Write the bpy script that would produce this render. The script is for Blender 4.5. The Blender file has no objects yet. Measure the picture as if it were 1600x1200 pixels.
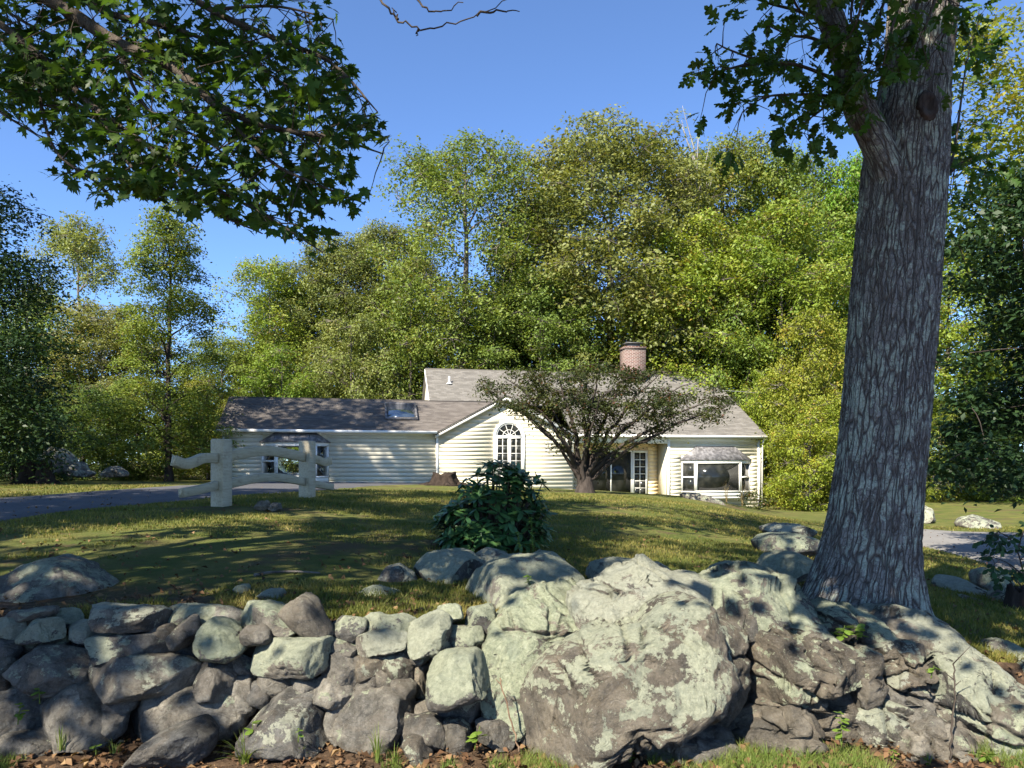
import bpy, bmesh, math, random
import numpy as np
from mathutils import Vector, Matrix, Euler

# ------------------------------------------------------------------ camera, sky, sun, exposure
SC = bpy.context.scene
COL = SC.collection
F = 1156.0          # focal length in pixels of the 1600 px wide photograph
HZ = 740.0          # image row of the horizon
CH = 1.7            # eye height above the verge
cam_d = bpy.data.cameras.new('camera')
cam_d.sensor_width = 36.0
cam_d.lens = 36.0 * F / 1600.0
cam_d.shift_y = (HZ - 600.0) / 1600.0
cam_d.clip_start = 0.05
cam_d.clip_end = 3000.0
cam = bpy.data.objects.new('camera', cam_d)
cam.location = (0, 0, CH)
cam.rotation_euler = (math.radians(90), 0, 0)
COL.objects.link(cam)
SC.camera = cam

SUN_AZ = math.radians(32)      # to the left of straight behind the camera
SUN_EL = math.radians(43)
SUN = np.array([-math.sin(SUN_AZ) * math.cos(SUN_EL), -math.cos(SUN_AZ) * math.cos(SUN_EL), math.sin(SUN_EL)])
world = bpy.data.worlds.new('World')
SC.world = world
world.use_nodes = True
wn = world.node_tree
for n in list(wn.nodes):
    wn.nodes.remove(n)
sky = wn.nodes.new('ShaderNodeTexSky')
sky.sky_type = 'NISHITA'
sky.sun_disc = False
sky.sun_elevation = SUN_EL
sky.sun_rotation = math.atan2(SUN[0], SUN[1])
sky.altitude = 3500
sky.air_density = 1.0
sky.dust_density = 0.0
sky.ozone_density = 6.5
bg = wn.nodes.new('ShaderNodeBackground')
bg.inputs['Strength'].default_value = 0.11
wo = wn.nodes.new('ShaderNodeOutputWorld')
wn.links.new(sky.outputs[0], bg.inputs[0])
wn.links.new(bg.outputs[0], wo.inputs[0])
sl = bpy.data.lights.new('sun', 'SUN')
sl.energy = 5.0
sl.angle = math.radians(0.53)
sl.color = (1.0, 0.91, 0.76)
sun = bpy.data.objects.new('sun', sl)
COL.objects.link(sun)
sun.location = (-20, -20, 40)
sun.rotation_euler = Vector(-SUN).to_track_quat('-Z', 'Y').to_euler()
SC.view_settings.view_transform = 'Standard'
SC.view_settings.look = 'None'
SC.view_settings.gamma = 1.0
SC.view_settings.use_curve_mapping = False
SC.view_settings.exposure = 1.55
SC.render.engine = 'CYCLES'
SC.cycles.max_bounces = 6
SC.cycles.diffuse_bounces = 3
SC.cycles.glossy_bounces = 2
SC.cycles.transmission_bounces = 4
SC.cycles.transparent_max_bounces = 6
SC.cycles.use_denoising = True

R = random.Random(7)
NP = np.random.RandomState(7)

# ------------------------------------------------------------------ small helpers
def px(x, y, d):
    """pixel of the photograph and distance in metres -> point in the place"""
    return np.array([(x - 800.0) / F * d, d, CH - (y - HZ) / F * d])

def to_px(P):
    P = np.atleast_2d(P)
    d = np.maximum(P[:, 1], 1e-3)
    return np.stack([800 + P[:, 0] / d * F, HZ - (P[:, 2] - CH) / d * F], 1)

def tag(o, label=None, cat=None, group=None, kind=None):
    if label: o['label'] = label
    if cat: o['category'] = cat
    if group: o['group'] = group
    if kind: o['kind'] = kind
    return o

def empty(name, loc, rz=0.0):
    o = bpy.data.objects.new(name, None)
    o.location = loc
    o.rotation_euler = (0, 0, rz)
    o.empty_display_size = 0.2
    COL.objects.link(o)
    return o

def mesh_np(name, V, Fs, smooth=False, uv=None):
    """Fs: list of integer arrays (n,k); uv: per-vertex uv"""
    V = np.asarray(V, dtype=np.float32).reshape(-1, 3)
    if not isinstance(Fs, list): Fs = [Fs]
    Fs = [np.asarray(f, dtype=np.int32) for f in Fs if len(f)]
    me = bpy.data.meshes.new(name)
    me.vertices.add(len(V)); me.vertices.foreach_set('co', V.ravel())
    loops = np.concatenate([f.ravel() for f in Fs])
    tot = np.concatenate([np.full(len(f), f.shape[1], dtype=np.int32) for f in Fs])
    start = np.concatenate([[0], np.cumsum(tot)[:-1]]).astype(np.int32)
    me.loops.add(len(loops)); me.loops.foreach_set('vertex_index', loops)
    me.polygons.add(len(tot)); me.polygons.foreach_set('loop_start', start)
    if smooth:
        me.polygons.foreach_set('use_smooth', np.ones(len(tot), dtype=bool))
    me.update(calc_edges=True)
    if uv is not None:
        l = me.uv_layers.new(name='UVMap')
        l.data.foreach_set('uv', np.asarray(uv, dtype=np.float32)[loops].ravel())
    return me

def link(name, me, mat, parent=None, loc=None):
    o = bpy.data.objects.new(name, me)
    if mat is not None and len(me.materials) == 0: me.materials.append(mat)
    COL.objects.link(o)
    if parent is not None: o.parent = parent
    if loc is not None: o.location = loc
    return o

def mk(name, V, Fs, mat, parent=None, smooth=False, uv=None, world_verts=True):
    V = np.asarray(V, dtype=np.float64).reshape(-1, 3)
    if parent is not None and world_verts:
        V = V - np.array(parent.location)
    return link(name, mesh_np(name, V, Fs, smooth, uv), mat, parent)

class MB:
    """collects shapes for one mesh"""
    def __init__(s): s.V = []; s.Q = []; s.T = []; s.n = 0
    def add(s, V, Fs):
        V = np.asarray(V, dtype=np.float64).reshape(-1, 3)
        if not isinstance(Fs, list): Fs = [Fs]
        elif len(Fs) and isinstance(Fs[0], list): Fs = [np.array(Fs)]
        for f in Fs:
            f = np.asarray(f, dtype=np.int64)
            if len(f) == 0: continue
            (s.Q if f.shape[1] == 4 else s.T).append(f + s.n)
        s.V.append(V); s.n += len(V)
        return s
    def box(s, x0, x1, y0, y1, z0, z1):
        V = [(x, y, z) for z in (z0, z1) for y in (y0, y1) for x in (x0, x1)]
        return s.add(V, [[0, 2, 3, 1], [4, 5, 7, 6], [0, 1, 5, 4], [2, 6, 7, 3], [0, 4, 6, 2], [1, 3, 7, 5]])
    def prism(s, pts, y0, y1):
        """polygon of (x,z) extruded in y (fan, convex)"""
        n = len(pts)
        V = [(p[0], y0, p[1]) for p in pts] + [(p[0], y1, p[1]) for p in pts]
        T = [(0, i, i + 1) for i in range(1, n - 1)] + [(n, n + i + 1, n + i) for i in range(1, n - 1)]
        Q = [(i, i + n, (i + 1) % n + n, (i + 1) % n) for i in range(n)]
        return s.add(V, [np.array(T), np.array(Q)])
    def tube(s, P, rad, seg=8, cap=True):
        V, Q = tube(P, rad, seg); s.add(V, [Q])
        if cap:
            n = len(V)
            b = s.n - n
            V2 = [P[0], P[-1]]; s.add(V2, [np.array([(0, 0, 0)])[:0].reshape(0, 3)])
            c0, c1 = s.n - 2, s.n - 1
            T = [(c0, b + (i + 1) % seg, b + i) for i in range(seg)] + [(c1, b + n - seg + i, b + n - seg + (i + 1) % seg) for i in range(seg)]
            s.T.append(np.array(T))
        return s
    def arrays(s):
        V = np.concatenate(s.V)
        Fs = []
        if s.Q: Fs.append(np.concatenate(s.Q))
        if s.T: Fs.append(np.concatenate(s.T))
        return V, Fs
    def build(s, name, mat, parent=None, smooth=False, local=True):
        V, Fs = s.arrays()
        return mk(name, V, Fs, mat, parent, smooth, world_verts=not local)

def tube(P, rad, seg=8):
    P = np.asarray(P, dtype=np.float64); n = len(P)
    rad = np.broadcast_to(np.asarray(rad, dtype=np.float64), (n,))
    T = np.gradient(P, axis=0); T /= np.linalg.norm(T, axis=1, keepdims=True) + 1e-9
    ref = np.array([0.0, 0, 1]) if abs(T[0][2]) < 0.8 else np.array([1.0, 0, 0])
    A = np.cross(T, ref); A /= np.linalg.norm(A, axis=1, keepdims=True) + 1e-9
    for i in range(1, n):                                     # keep the frame from flipping
        a = A[i - 1] - T[i] * np.dot(A[i - 1], T[i])
        A[i] = a / (np.linalg.norm(a) + 1e-9)
    B = np.cross(T, A)
    th = np.linspace(0, 2 * math.pi, seg, endpoint=False)
    V = P[:, None, :] + rad[:, None, None] * (np.cos(th)[None, :, None] * A[:, None, :] + np.sin(th)[None, :, None] * B[:, None, :])
    i = np.arange(n - 1)[:, None]; j = np.arange(seg)[None, :]; k = (j + 1) % seg
    Q = np.stack([i * seg + j, i * seg + k, (i + 1) * seg + k, (i + 1) * seg + j], -1).reshape(-1, 4)
    return V.reshape(-1, 3), Q

def smooth_path(P, n):
    """Catmull-Rom through the points"""
    P = np.asarray(P, dtype=np.float64)
    if len(P) == 2: return P[0] + np.linspace(0, 1, n)[:, None] * (P[1] - P[0])
    E = np.vstack([2 * P[0] - P[1], P, 2 * P[-1] - P[-2]])
    t = np.linspace(0, len(P) - 1 - 1e-6, n); i = t.astype(int); u = (t - i)[:, None]
    p0, p1, p2, p3 = E[i], E[i + 1], E[i + 2], E[i + 3]
    return 0.5 * (2 * p1 + (p2 - p0) * u + (2 * p0 - 5 * p1 + 4 * p2 - p3) * u ** 2 + (3 * p1 - p0 - 3 * p2 + p3) * u ** 3)

def _hash(ix, iy, iz, seed):
    h = (ix * 374761393 + iy * 668265263 + iz * 2147483647 + seed * 1274126177) & 0xffffffff
    h = ((h ^ (h >> 13)) * 1274126177) & 0xffffffff
    h = ((h ^ (h >> 16)) * 2246822519) & 0xffffffff
    return ((h ^ (h >> 15)) & 0xffff) / 32767.5 - 1.0

def vnoise(P, seed=0):
    P = np.asarray(P, dtype=np.float64)
    i = np.floor(P).astype(np.int64); f = P - i
    f = f * f * f * (f * (f * 6 - 15) + 10)
    x, y, z = i[..., 0], i[..., 1], i[..., 2]
    def c(a, b, d): return _hash(x + a, y + b, z + d, seed)
    fx, fy, fz = f[..., 0], f[..., 1], f[..., 2]
    l = lambda a, b, t: a + (b - a) * t
    return l(l(l(c(0,0,0), c(1,0,0), fx), l(c(0,1,0), c(1,1,0), fx), fy), l(l(c(0,0,1), c(1,0,1), fx), l(c(0,1,1), c(1,1,1), fx), fy), fz)

def fbm(P, oct=4, seed=0, gain=0.5):
    P = np.asarray(P, dtype=np.float64); s = 0; a = 1.0; t = 0
    for o in range(oct):
        s = s + a * vnoise(P * (2.03 ** o) + 17.3 * o, seed + o); t += a; a *= gain
    return s / t

# ------------------------------------------------------------------ materials
class NT:
    def __init__(s, name):
        s.m = bpy.data.materials.new(name); s.m.use_nodes = True
        s.t = s.m.node_tree
        for n in list(s.t.nodes): s.t.nodes.remove(n)
        s.out = s.t.nodes.new('ShaderNodeOutputMaterial')
    def n(s, typ, ins=None, **kw):
        nd = s.t.nodes.new('ShaderNode' + typ)
        for k, v in kw.items(): setattr(nd, k, v)
        for k, v in (ins or {}).items(): s.set(nd.inputs[k], v)
        return nd
    def set(s, inp, v):
        if isinstance(v, bpy.types.NodeSocket): s.t.links.new(v, inp)
        elif isinstance(v, bpy.types.Node): s.t.links.new(v.outputs[0], inp)
        else:
            if isinstance(v, tuple) and len(v) == 3 and inp.type == 'RGBA': v = v + (1.0,)
            inp.default_value = v
    def noise(s, vec, scale, detail=4.0, rough=0.55, dist=0.0):
        return s.n('TexNoise', {'Vector': vec, 'Scale': scale, 'Detail': detail, 'Roughness': rough, 'Distortion': dist}).outputs['Fac']
    def ramp(s, fac, stops, interp='LINEAR'):
        r = s.n('ValToRGB', {'Fac': fac}); e = r.color_ramp.elements; r.color_ramp.interpolation = interp
        while len(e) < len(stops): e.new(0.5)
        for el, (p, c) in zip(e, stops):
            el.position = p; el.color = tuple(c) + (1.0,) if len(c) == 3 else c
        return r.outputs[0]
    def mix(s, fac, a, b, mode='MIX'):
        nd = s.n('Mix', data_type='RGBA', blend_type=mode)
        s.set(nd.inputs[0], fac); s.set(nd.inputs[6], a); s.set(nd.inputs[7], b)
        return nd.outputs[2]
    def math(s, op, a, b=0.0, clamp=False):
        nd = s.n('Math', operation=op, use_clamp=clamp); s.set(nd.inputs[0], a); s.set(nd.inputs[1], b)
        return nd.outputs[0]
    def sstep(s, v, a, b):
        nd = s.n('MapRange', interpolation_type='SMOOTHSTEP'); s.set(nd.inputs[0], v); s.set(nd.inputs[1], a); s.set(nd.inputs[2], b)
        return nd.outputs[0]
    def scale(s, vec, sc):
        nd = s.n('Mapping'); s.set(nd.inputs[0], vec); nd.inputs['Scale'].default_value = sc
        return nd.outputs[0]
    def bump(s, h, strength=0.5, dist=0.02, normal=None):
        ins = {'Height': h, 'Strength': strength, 'Distance': dist}
        if normal is not None: ins['Normal'] = normal
        return s.n('Bump', ins).outputs[0]
    def done(s, color, rough=0.7, normal=None, spec=0.3, metal=0.0, **extra):
        p = s.n('BsdfPrincipled', {'Base Color': color, 'Roughness': rough, 'Metallic': metal, 'Specular IOR Level': spec})
        if normal is not None: s.set(p.inputs['Normal'], normal)
        for k, v in extra.items(): s.set(p.inputs[k], v)
        s.t.links.new(p.outputs[0], s.out.inputs[0])
        return s.m

def obj_coords(t, offset=True):
    tc = t.n('TexCoord').outputs['Object']
    if not offset: return tc
    rnd = t.n('ObjectInfo').outputs['Random']
    k = t.math('MULTIPLY', rnd, 57.0)
    return t.n('VectorMath', {0: tc, 1: t.n('CombineXYZ', {0: k, 1: k, 2: k})}, operation='ADD').outputs[0]

def mat_paint(name, col, rough=0.5, var=0.06, scale=3.0, dirt=0.0):
    t = NT(name); v = obj_coords(t)
    n1 = t.noise(v, scale, 5.0)
    c = t.mix(t.sstep(n1, 0.35, 0.7), tuple(x * (1 - var * 2) for x in col), tuple(min(1, x * (1 + var)) for x in col))
    if dirt:
        c = t.mix(t.math('MULTIPLY', t.sstep(t.noise(v, 9.0, 8.0, 0.7), 0.52, 0.75), dirt), c, (0.16, 0.14, 0.10))
    return t.done(c, rough, t.bump(t.noise(v, 40.0, 3.0), 0.12, 0.004))

def mat_leaf(name, cols, trans=0.35, rough=0.5, spec=0.25, big=0.35, accent=None, acc=0.0, tint=True):
    """leaf colours vary from leaf to leaf and slowly across the crown; part of the light passes through"""
    t = NT(name)
    ri = t.n('NewGeometry').outputs['Random Per Island']
    tc = t.n('TexCoord').outputs['Object']
    n1 = t.noise(tc, big, 2.0)
    fac = t.math('ADD', t.math('MULTIPLY', ri, 0.5), t.math('MULTIPLY', t.sstep(n1, 0.3, 0.7), 0.5))
    c = t.ramp(fac, [(i / (len(cols) - 1), k) for i, k in enumerate(cols)])
    if accent is not None:
        r2 = t.math('FRACT', t.math('MULTIPLY', ri, 37.7))
        n2 = t.noise(tc, big * 2.2, 2.0)
        m = t.math('MULTIPLY', t.sstep(n2, 0.5, 0.68), t.math('GREATER_THAN', r2, 1 - acc))
        c = t.mix(m, c, accent)
    if tint:
        c = t.mix(1.0, c, t.n('ObjectInfo').outputs['Color'], 'MULTIPLY')
    p = t.n('BsdfPrincipled', {'Base Color': c, 'Roughness': rough, 'Specular IOR Level': spec})
    tr = t.n('BsdfTranslucent', {'Color': t.mix(1.0, c, (1.25, 1.2, 0.55), 'MULTIPLY')})
    mx = t.n('MixShader', {0: trans}); t.t.links.new(p.outputs[0], mx.inputs[1]); t.t.links.new(tr.outputs[0], mx.inputs[2])
    t.t.links.new(mx.outputs[0], t.out.inputs[0])
    return t.m

M = {}
def build_materials():
    # stone with crusts of lichen; obj["lichen"] says how much, obj["tone"] how brown
    t = NT('lichened_stone'); v = obj_coords(t)
    at = t.n('Attribute', attribute_type='OBJECT', attribute_name='lichen').outputs['Fac']
    tone = t.n('Attribute', attribute_type='OBJECT', attribute_name='tone').outputs['Fac']
    w = t.n('VectorMath', {0: v, 1: t.n('TexNoise', {'Vector': v, 'Scale': 2.5}).outputs['Color']}, operation='ADD').outputs[0]
    band = t.n('TexNoise', {'Vector': t.scale(w, (1.2, 1.2, 6.0)), 'Scale': 2.2, 'Detail': 5.0}).outputs['Fac']
    g = t.ramp(t.noise(v, 7.0, 12.0, 0.78), [(0.32, (0.042, 0.042, 0.04)), (0.46, (0.16, 0.159, 0.152)), (0.57, (0.28, 0.276, 0.262)), (0.70, (0.42, 0.41, 0.38))])
    b = t.ramp(t.noise(v, 6.0, 12.0, 0.78), [(0.32, (0.04, 0.033, 0.025)), (0.46, (0.125, 0.107, 0.082)), (0.57, (0.215, 0.187, 0.147)), (0.70, (0.37, 0.33, 0.265))])
    c = t.mix(tone, g, b)
    big = t.sstep(t.noise(v, 2.6, 6.0, 0.65), 0.36, 0.64)
    c = t.mix(1.0, c, t.mix(big, (0.55, 0.56, 0.58), (1.25, 1.22, 1.15)), 'MULTIPLY')
    orn = t.math('FRACT', t.math('MULTIPLY', t.n('ObjectInfo').outputs['Random'], 13.7))
    c = t.mix(1.0, c, t.mix(orn, (0.72, 0.74, 0.77), (1.22, 1.18, 1.1)), 'MULTIPLY')
    vein = t.noise(t.scale(w, (1.0, 1.0, 4.0)), 5.0, 10.0, 0.75)
    c = t.mix(t.math('MULTIPLY', t.sstep(vein, 0.56, 0.60), 0.45), c, (0.05, 0.045, 0.04))
    c = t.mix(t.math('MULTIPLY', t.sstep(band, 0.47, 0.60), 0.3), c, (0.19, 0.16, 0.125))
    c = t.mix(t.math('MULTIPLY', t.sstep(t.noise(v, 75.0, 3.0, 0.8), 0.55, 0.7), 0.45), c, (0.30, 0.29, 0.27))
    c = t.mix(t.math('MULTIPLY', t.sstep(t.noise(v, 55.0, 3.0, 0.8), 0.56, 0.72), 0.4), c, (0.05, 0.047, 0.045))
    nz = t.n('SeparateXYZ', {0: t.n('NewGeometry').outputs['Normal']}).outputs[2]
    l1 = t.noise(v, 3.4, 11.0, 0.72, 0.35)
    l2 = t.noise(v, 15.0, 9.0, 0.75)
    up = t.math('MULTIPLY', t.sstep(nz, -0.6, 0.7), 0.20)
    val = t.math('ADD', t.math('ADD', l1, t.math('MULTIPLY', l2, 0.55)), up)
    thr = t.math('SUBTRACT', 1.15, t.math('MULTIPLY', at, 0.36))
    msk = t.sstep(val, thr, t.math('ADD', thr, 0.03))
    lc = t.ramp(t.noise(v, 24.0, 10.0, 0.8), [(0.28, (0.13, 0.15, 0.105)), (0.45, (0.27, 0.30, 0.205)), (0.6, (0.41, 0.435, 0.31)), (0.76, (0.55, 0.565, 0.43))])
    lc = t.mix(t.math('MULTIPLY', t.sstep(t.noise(v, 5.0, 5.0, 0.6), 0.5, 0.62), 0.5), lc, (0.22, 0.26, 0.2))
    lc = t.mix(t.math('MULTIPLY', t.math('FRACT', t.math('MULTIPLY', orn, 7.3)), 0.6), lc, t.ramp(t.noise(v, 30.0, 8.0, 0.8), [(0.3, (0.22, 0.22, 0.19)), (0.7, (0.50, 0.49, 0.42))]))
    c2 = t.mix(msk, c, lc)
    dark = t.math('MULTIPLY', t.sstep(t.noise(v, 5.0, 10.0, 0.78), 0.61, 0.66), 0.6)
    c2 = t.mix(dark, c2, (0.075, 0.07, 0.066))
    h = t.math('ADD', t.noise(v, 8.0, 13.0, 0.78), t.math('MULTIPLY', msk, 0.05))
    cr = t.n('TexVoronoi', {'Vector': w, 'Scale': 3.0}, feature='DISTANCE_TO_EDGE').outputs['Distance']
    h = t.math('SUBTRACT', h, t.math('MULTIPLY', t.math('SUBTRACT', 1.0, t.sstep(cr, 0.0, 0.02)), 0.10))
    nb = t.bump(h, 1.0, 0.10)
    nb = t.bump(t.noise(v, 70.0, 6.0, 0.8), 0.7, 0.010, nb)
    M['stone'] = t.done(c2, 0.92, nb, 0.15)

    t = NT('lawn_soil'); v = t.n('TexCoord').outputs['Object']
    gcol = t.ramp(t.noise(v, 1.3, 8.0, 0.7), [(0.28, (0.055, 0.088, 0.018)), (0.45, (0.095, 0.118, 0.028)), (0.6, (0.15, 0.145, 0.045)), (0.75, (0.22, 0.18, 0.07))])
    gcol = t.mix(t.math('MULTIPLY', t.sstep(t.noise(v, 25.0, 5.0, 0.8), 0.42, 0.7), 0.5), gcol, (0.065, 0.06, 0.025))
    gcol = t.mix(t.math('MULTIPLY', t.sstep(t.noise(v, 0.7, 8.0, 0.7), 0.52, 0.62), 0.8), gcol, (0.10, 0.07, 0.042))
    gcol = t.mix(t.math('MULTIPLY', t.sstep(t.noise(v, 0.8, 4.0, 0.6), 0.60, 0.68), 0.6), gcol, (0.17, 0.17, 0.03))
    soil = t.ramp(t.noise(v, 14.0, 9.0, 0.8), [(0.3, (0.035, 0.024, 0.017)), (0.5, (0.10, 0.066, 0.043)), (0.68, (0.20, 0.135, 0.085))])
    yy = t.n('SeparateXYZ', {0: v}).outputs[1]
    edge = t.math('ADD', yy, t.math('MULTIPLY', t.math('SUBTRACT', t.noise(v, 0.9, 6.0, 0.7), 0.5), 3.0))
    front = t.math('SUBTRACT', 1.0, t.sstep(edge, 5.4, 6.6))
    far = t.sstep(yy, 44.0, 48.0)
    c = t.mix(front, gcol, soil)
    c = t.mix(far, c, (0.06, 0.048, 0.03))
    M['lawn'] = t.done(c, 0.95, t.bump(t.noise(v, 30.0, 8.0, 0.75), 0.9, 0.05), 0.1)

    t = NT('asphalt'); v = t.n('TexCoord').outputs['Object']
    c = t.ramp(t.noise(v, 0.7, 6.0, 0.65), [(0.3, (0.055, 0.057, 0.066)), (0.7, (0.088, 0.088, 0.094))])
    c = t.mix(t.math('MULTIPLY', t.sstep(t.noise(v, 160.0, 2.0, 0.7), 0.5, 0.72), 0.45), c, (0.2, 0.2, 0.2))
    crk = t.n('TexVoronoi', {'Vector': v, 'Scale': 0.5}, feature='DISTANCE_TO_EDGE').outputs['Distance']
    c = t.mix(t.math('SUBTRACT', 1.0, t.sstep(crk, 0.0, 0.006)), c, (0.03, 0.03, 0.03))
    M['asphalt'] = t.done(c, 0.85, t.bump(t.noise(v, 150.0, 3.0), 0.5, 0.006), 0.25)
    t = NT('pale_asphalt'); v = t.n('TexCoord').outputs['Object']  # lighter grey asphalt for the paved lane
    c = t.ramp(t.noise(v, 0.5, 6.0, 0.65), [(0.3, (0.15, 0.145, 0.14)), (0.7, (0.20, 0.195, 0.185))])
    c = t.mix(t.math('MULTIPLY', t.sstep(t.noise(v, 120.0, 2.0, 0.7), 0.5, 0.72), 0.4), c, (0.3, 0.29, 0.27))
    M['pale_asphalt'] = t.done(c, 0.9, t.bump(t.noise(v, 120.0, 3.0), 0.5, 0.006), 0.2)

    M['siding'] = mat_paint('cream_siding', (0.62, 0.58, 0.455), 0.55, 0.03, 2.0, 0.10)
    M['trim'] = mat_paint('white_trim', (0.78, 0.77, 0.73), 0.45, 0.02, 3.0, 0.08)
    M['recess'] = mat_paint('bounce_lit_siding', (0.86, 0.68, 0.42), 0.55, 0.03, 2.0, 0.05)  # house siding, bounced warm light put into its colour
    t = NT('taupe_fence_paint'); v = obj_coords(t)
    gr = t.noise(t.scale(v, (1.0, 9.0, 9.0)), 3.0, 9.0, 0.75)
    c = t.ramp(gr, [(0.3, (0.28, 0.235, 0.155)), (0.5, (0.41, 0.355, 0.25)), (0.7, (0.47, 0.415, 0.30))])
    c = t.mix(t.math('MULTIPLY', t.sstep(t.noise(v, 7.0, 9.0, 0.75), 0.55, 0.7), 0.5), c, (0.12, 0.10, 0.075))
    M['fence'] = t.done(c, 0.7, t.bump(gr, 0.5, 0.01), 0.2)
    M['metal'] = mat_paint('weathered_copper', (0.16, 0.155, 0.16), 0.45, 0.25, 6.0, 0.15)
    M['pipe'] = mat_paint('grey_lead', (0.5, 0.5, 0.5), 0.5)
    M['black'] = mat_paint('dark_cap_metal', (0.09, 0.09, 0.09), 0.5)
    M['wire'] = mat_paint('grey_wire', (0.25, 0.25, 0.25), 0.6)

    t = NT('dark_glass'); v = obj_coords(t)
    c = t.mix(t.sstep(t.noise(v, 1.7, 4.0), 0.4, 0.7), (0.012, 0.014, 0.014), (0.035, 0.036, 0.032))
    M['glass'] = t.done(c, 0.08, None, 0.3)
    t = NT('clear_glass')
    tr = t.n('BsdfTransparent', {'Color': (0.9, 0.93, 0.9)}); gl = t.n('BsdfGlossy', {'Color': (1, 1, 1), 'Roughness': 0.02})
    fr = t.n('Fresnel', {'IOR': 1.5}); mx = t.n('MixShader', {0: fr.outputs[0]})
    t.t.links.new(tr.outputs[0], mx.inputs[1]); t.t.links.new(gl.outputs[0], mx.inputs[2]); t.t.links.new(mx.outputs[0], t.out.inputs[0])
    M['clear_glass'] = t.m
    t = NT('skylight_glass')
    M['sky_glass'] = t.done((0.05, 0.07, 0.09), 0.04, None, 1.0, 0.0, **{'Coat Weight': 1.0, 'Coat IOR': 2.2, 'Coat Roughness': 0.03})

    def shingle(name, c1, c2, c3):
        t = NT(name); uv = t.n('UVMap').outputs[0]
        br = t.n('TexBrick', {'Vector': uv, 'Color1': (0, 0, 0), 'Color2': (1, 1, 1), 'Mortar': (0.5, 0.5, 0.5), 'Scale': 1.0, 'Mortar Size': 0.004, 'Brick Width': 0.28, 'Row Height': 0.145})
        n1 = t.noise(t.scale(uv, (0.25, 1.0, 1.0)), 1.4, 6.0, 0.65)
        f = t.math('ADD', t.math('MULTIPLY', br.outputs['Color'], 0.45), t.math('MULTIPLY', n1, 0.55))
        c = t.ramp(f, [(0.15, c1), (0.5, c2), (0.85, c3)])
        c = t.mix(t.math('MULTIPLY', br.outputs['Fac'], 0.6), c, (0.05, 0.045, 0.04))
        c = t.mix(t.math('MULTIPLY', t.sstep(t.noise(uv, 90.0, 2.0, 0.8), 0.5, 0.75), 0.4), c, c3)
        return t.done(c, 0.9, t.bump(t.noise(uv, 80.0, 3.0), 0.5, 0.006), 0.15)
    M['roof_main'] = shingle('grey_shingle', (0.105, 0.099, 0.09), (0.165, 0.156, 0.143), (0.215, 0.204, 0.188))
    M['roof_wing'] = shingle('brown_shingle', (0.075, 0.066, 0.062), (0.125, 0.112, 0.103), (0.175, 0.158, 0.144))

    t = NT('old_brick'); tc = t.n('TexCoord').outputs['Object']
    sp = t.n('SeparateXYZ', {0: tc})
    vv = t.n('CombineXYZ', {0: t.math('ADD', sp.outputs[0], sp.outputs[1]), 1: sp.outputs[2], 2: 0.0}).outputs[0]
    br = t.n('TexBrick', {'Vector': vv, 'Color1': (0.05, 0.02, 0.016), 'Color2': (0.115, 0.05, 0.04), 'Mortar': (0.27, 0.245, 0.225), 'Scale': 1.0, 'Mortar Size': 0.012, 'Brick Width': 0.22, 'Row Height': 0.078})
    c = t.mix(t.math('MULTIPLY', t.sstep(t.noise(vv, 5.0, 5.0, 0.7), 0.50, 0.66), 0.3), br.outputs['Color'], (0.2, 0.15, 0.135))
    M['brick'] = t.done(c, 0.9, t.bump(br.outputs['Fac'], -0.6, 0.01), 0.15)

    t = NT('oak_bark'); v = t.n('TexCoord').outputs['Object']; uv = t.n('UVMap').outputs[0]
    wv = t.n('VectorMath', {0: uv, 1: t.n('VectorMath', {0: t.n('TexNoise', {'Vector': uv, 'Scale': 7.0, 'Detail': 5.0}).outputs['Color'], 1: (0.05, 0.12, 0.0)}, operation='MULTIPLY').outputs[0]}, operation='ADD').outputs[0]
    sv = t.scale(wv, (26.0, 3.6, 1.0))
    vo = t.n('TexVoronoi', {'Vector': sv, 'Scale': 1.0, 'Randomness': 1.0}, feature='DISTANCE_TO_EDGE').outputs['Distance']
    ce = t.n('TexVoronoi', {'Vector': sv, 'Scale': 1.0, 'Randomness': 1.0}, feature='F1').outputs['Color']
    vo2 = t.n('TexVoronoi', {'Vector': t.scale(wv, (46.0, 19.0, 1.0)), 'Scale': 1.0}, feature='DISTANCE_TO_EDGE').outputs['Distance']
    n1 = t.noise(t.scale(uv, (30.0, 9.0, 1.0)), 1.0, 10.0, 0.78)
    plate = t.sstep(vo, 0.0, 0.12)
    fine = t.sstep(vo2, 0.0, 0.12)
    k = t.math('ADD', t.math('MULTIPLY', n1, 0.62), t.math('MULTIPLY', t.n('SeparateXYZ', {0: ce}).outputs[0], 0.30))
    c = t.ramp(k, [(0.25, (0.19, 0.174, 0.16)), (0.45, (0.245, 0.226, 0.207)), (0.62, (0.29, 0.27, 0.246)), (0.8, (0.37, 0.347, 0.316))])
    c = t.mix(plate, (0.125, 0.105, 0.092), c)
    c = t.mix(t.math('MULTIPLY', t.math('SUBTRACT', 1.0, fine), 0.45), c, (0.06, 0.05, 0.045))
    li = t.noise(v, 3.2, 10.0, 0.72); l2 = t.noise(v, 22.0, 7.0, 0.8)
    lm = t.sstep(t.math('ADD', li, t.math('MULTIPLY', l2, 0.5)), 0.74, 0.79)
    lcol = t.ramp(t.noise(v, 40.0, 5.0, 0.75), [(0.3, (0.26, 0.29, 0.23)), (0.7, (0.55, 0.58, 0.48))])
    c = t.mix(t.math('MULTIPLY', t.math('MULTIPLY', lm, 0.9), t.sstep(vo, 0.02, 0.2)), c, lcol)
    hb = t.math('ADD', t.math('ADD', t.math('MULTIPLY', plate, 0.6), t.math('MULTIPLY', fine, 0.3)), t.math('MULTIPLY', n1, 0.9))
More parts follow.
